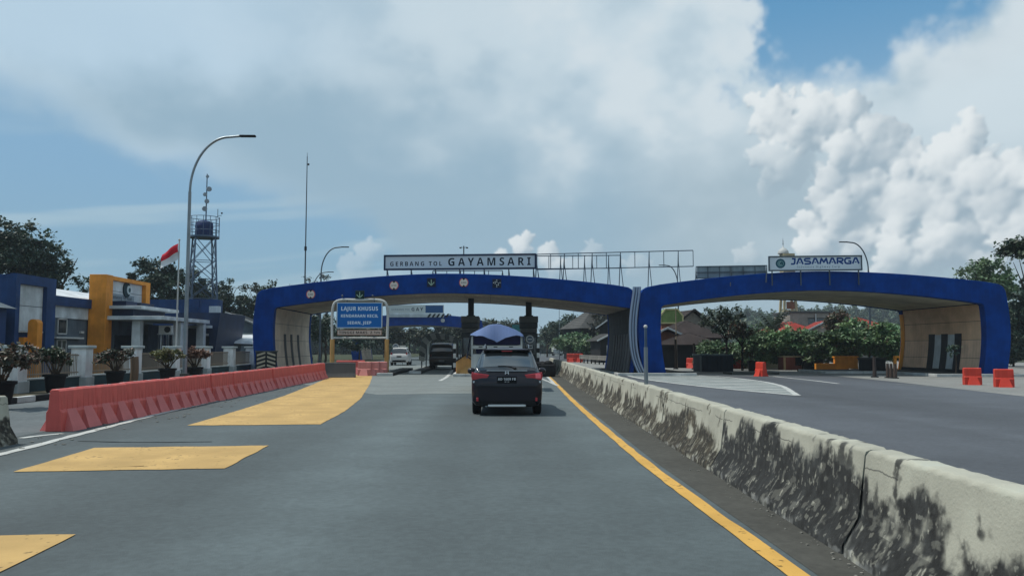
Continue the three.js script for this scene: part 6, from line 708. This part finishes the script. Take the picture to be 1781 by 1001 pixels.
{ // nearer things along the far kerb of the right gate
  const wallB = (name, label, cat, x0, x1, yt, d, m, cap, o = {}) => { const a = at(x0, 600, d).x, b = at(x1, 600, d).x, h = yOf(yt, d), t = thing(name, label, cat, [(a + b) / 2, 0, -d]); new MB().box(b - a, h - 0.08, o.dp ?? 0.3, 0, 0, -0.15).build('panel', m, t); new MB().box(b - a + 0.1, 0.10, (o.dp ?? 0.3) + 0.1, 0, h - 0.08, -0.15).build('cap', cap, t); return { t, a, b, h }; };
  { const { t, a, b, h } = wallB('container', 'dark blue site container beside the dark tree trunk', 'container', 1213, 1268, 616, 58, worn(30, 44, 56), worn(90, 108, 110), { dp: 2.2 }); for (let i = 0; i < 7; i++) new MB().box(0.06, h - 0.25, 0.05, lerp(-(b - a) / 2 + 0.1, (b - a) / 2 - 0.1, i / 6), 0.1, 0.98).build('rib', worn(26, 38, 50), t); new MB().box(0.10, h - 0.1, 0.12, -(b - a) / 2 - 0.02, 0, 0.96).build('corner_post', worn(110, 120, 120), t); }
  wallB('low_wall', 'long pale low wall behind the red barriers under the right gate', 'wall', 1272, 1358, 619, 66, worn(176, 172, 150), worn(160, 156, 136)); { const { t, a, b, h } = wallB('kiosk', 'small rust red kiosk with pale frame and dark opening', 'kiosk', 1359, 1396, 619, 62, worn(150, 84, 66), worn(196, 176, 140), { dp: 1.2 }); new MB().box(0.14, h - 0.1, 0.1, -(b - a) / 2 + 0.05, 0, 0.5).build('frame_post', worn(206, 176, 132), t); new MB().box(0.5, 0.75, 0.04, 0.32, 0.35, 0.46).build('opening', M.black, t); }
  wallB('dark_wall', 'dark wall between the rust red kiosk and the yellow wall', 'wall', 1397, 1432, 621, 61, M.dark, M.concreteDark); { const { t } = wallB('yellow_wall', 'yellow wall with a stepped left end in front of the hedge', 'wall', 1452, 1492, 620, 58, M.orange, M.orange); new MB().box(1.4, 0.55, 0.3, -1.5, 0, -0.15).build('step', M.orange, t); }
  wallB('dark_planter', 'dark planter box left of the plain dark posts before the hedge', 'planter', 1496, 1540, 622, 54, M.dark, M.concreteDark); { const d = 50, t = thing('marker_post', 'slim yellow post at the foot of the right gate end wall', 'post', [at(1556, 600, d).x, 0, -d]); new MB().box(0.16, 1.05, 0.16, 0, 0, 0).build('shaft', M.orange, t); new MB().box(0.3, 0.12, 0.2, 0.1, 1.05, 0).build('cap', M.orange, t); }
  { const p = gd(1309, 645), t = thing('potted_plant', 'black flared plant pot with thin twigs left of the red barrier under the right gate', 'potted plant', p); const g = new THREE.LatheGeometry([[0, 0], [0.26, 0], [0.34, 0.66], [0.40, 0.68], [0.40, 0.75], [0.34, 0.75], [0.32, 0.68], [0, 0.66]].map(([a, b]) => new THREE.Vector2(a, b)), 20); mesh('pot', g, M.black, t); const b = new MB(), r = rng(71); for (let k = 0; k < 7; k++) b.tube([V(0, 0.6, 0), V((r() - 0.5) * 0.4, 1.1, (r() - 0.5) * 0.4), V((r() - 0.5) * 0.9, 1.5 + 0.5 * r(), (r() - 0.5) * 0.9)], 0.018, 6, 5); b.build('stem', M.bark, t); const c = leafCloud(72, { rx: 0.5, ry: 0.4, clumps: 16, leaves: 16, size: 0.14, cr: 0.14, col: MG }).build('foliage', M.leaf, t); c.position.y = 1.6; }
  const cones = [[1545, 657, 0.8], [1551, 657.5, 0.8], [1558, 658, 0.8]]; cones.forEach(([x, y, h], i) => { const t = thing('bollard', `dark traffic post in the cluster beside the end wall, ${['left', 'middle', 'right'][i]} of three`, 'bollard', gd(x, y), 0, 'dark posts by the end wall'); new MB().cyl(0.10, 0.07, V(0, 0.06, 0), V(0, h, 0), 12).build('shaft', mat(70, 58, 52), t); new MB().cyl(0.2, 0.17, V(0, 0, 0), V(0, 0.06, 0), 14).build('base', M.black, t); }); { const t = thing('bollard', 'taller dark post standing alone left of the post cluster', 'bollard', gd(1522, 656)); new MB().cyl(0.11, 0.08, V(0, 0.06, 0), V(0, 1.15, 0), 12).build('shaft', mat(60, 52, 50), t); new MB().cyl(0.22, 0.2, V(0, 0, 0), V(0, 0.06, 0), 14).build('base', M.black, t); }
  for (const [px, d, yt, l] of [[1175, 64, 590, 'thin dark bare trunk left of the brown house'], [1207, 63, 597, 'short dark post with pale knob left of the container']]) { const p = at(px, 600, d), t = thing('dark_post', l, 'post', [p.x, 0, -d]); new MB().tube([V(0, 0, 0), V(0.03, yOf(yt, d) * 0.5, 0), V(0, yOf(yt, d), 0)], 0.09, 8, 8).build('shaft', M.barkDark, t); new MB().cyl(0.22, 0.16, V(0, 0, 0), V(0, 0.12, 0), 10).build('base', M.dark, t); }
  // small seedling tree before the end wall
  const p = gd(1612, 652), s = thing('young_tree', 'slender young plant growing in front of the dark wall slots', 'young tree', [p.x, 0.15, -gateR.fn2.D * 0 - 46.5]); new MB().tube([V(0, 0, 0), V(0.05, 0.8, 0), V(-0.05, 1.5, 0)], 0.025, 8, 6).build('trunk', M.bark, s); const c = leafCloud(91, { rx: 0.4, ry: 0.5, clumps: 16, leaves: 12, size: 0.16, cr: 0.12, col: DG, hollow: 0.5 }).build('crown', M.leaf, s); c.position.y = 1.35; delete gateR.fn2;
  // islands under the gates
  const iw = (x0, x1, z0, z1) => island(x0, x1, z0, z1); const m = P_M; iw(m.x - 1.5, m.x + 3.2, m.z + 1.6, m.z - 11); iw(P_R.x - 4.6, P_R.x + 0.8, P_R.z + 0.7, P_R.z - 11); { const a = at(1405, 600, 55).x, b = at(1548, 600, 52).x; iw(a, b, -52.2, -57); }
  { const g = at(1300, 600, 52); struct(new MB().box(3.0, 0.14, 2.0, at(1312, 600, 51).x, 0.002, -51.8, 0, 0.03).build('toll_island', M.concreteDark)); }
  // far guardrail and concrete parapet beyond the booths
  const gr = thing('guardrail', 'pale steel guardrail on short posts along the far right lanes', 'guardrail', [0, 0, 0]), q0 = at(1008, 600, 92), q1 = at(1080, 600, 74); new MB().quad(V(q0.x, 0.85, q0.z), V(q1.x, 0.85, q1.z), V(q1.x, 0.5, q1.z), V(q0.x, 0.5, q0.z)).bar(0.08, V(q0.x, 0.85, q0.z), V(q1.x, 0.85, q1.z)).bar(0.08, V(q0.x, 0.5, q0.z), V(q1.x, 0.5, q1.z)).bar(0.06, V(q0.x, 0.66, q0.z), V(q1.x, 0.66, q1.z)).build('beam', worn(150, 146, 138), gr); for (let i = 0; i <= 10; i++) { const v = q0.clone().lerp(q1, i / 10); new MB().box(0.12, 0.9, 0.12, v.x + 0.12, 0, v.z).build('post', M.dark, gr); }
  const pp = thing('parapet', 'pale concrete parapet across the road beyond the right toll booth', 'parapet', [at(958, 600, 105).x, 0, -105], 0.0); { const j = jersey(4.2, 8, 7); j.rotateY(Math.PI / 2); j.translate(-2.1, 0, 0); mesh('wall', j, worn(176, 172, 156), pp); const b = new MB(); for (const y of [1.15, 1.4]) b.bar(0.05, V(-2.6, y, -8), V(1.6, y, -8)); for (let i = 0; i < 8; i++) b.bar(0.05, V(-2.6 + i * 0.6, 0.6, -8), V(-2.6 + i * 0.6, 1.42, -8)); b.build('railing', M.steelDark, pp); }
  { const p = at(905, 572, 150), t = thing('road_sign', 'green road sign peeping out above the blue tarpaulin', 'road sign', [p.x, 0, -150]); new MB().box(3.0, 1.7, 0.1, 0, p.y - 0.9, 0).build('panel', mat(20, 96, 96), t); new MB().cyl(0.12, 0.12, V(1.2, 0, -0.1), V(1.2, p.y + 0.6, -0.1), 8).build('post', M.steelDark, t); }
}
scene.fog = new THREE.FogExp2(new THREE.Color().setRGB(0.62, 0.72, 0.80), 0.00035);
renderer.render(scene, camera);
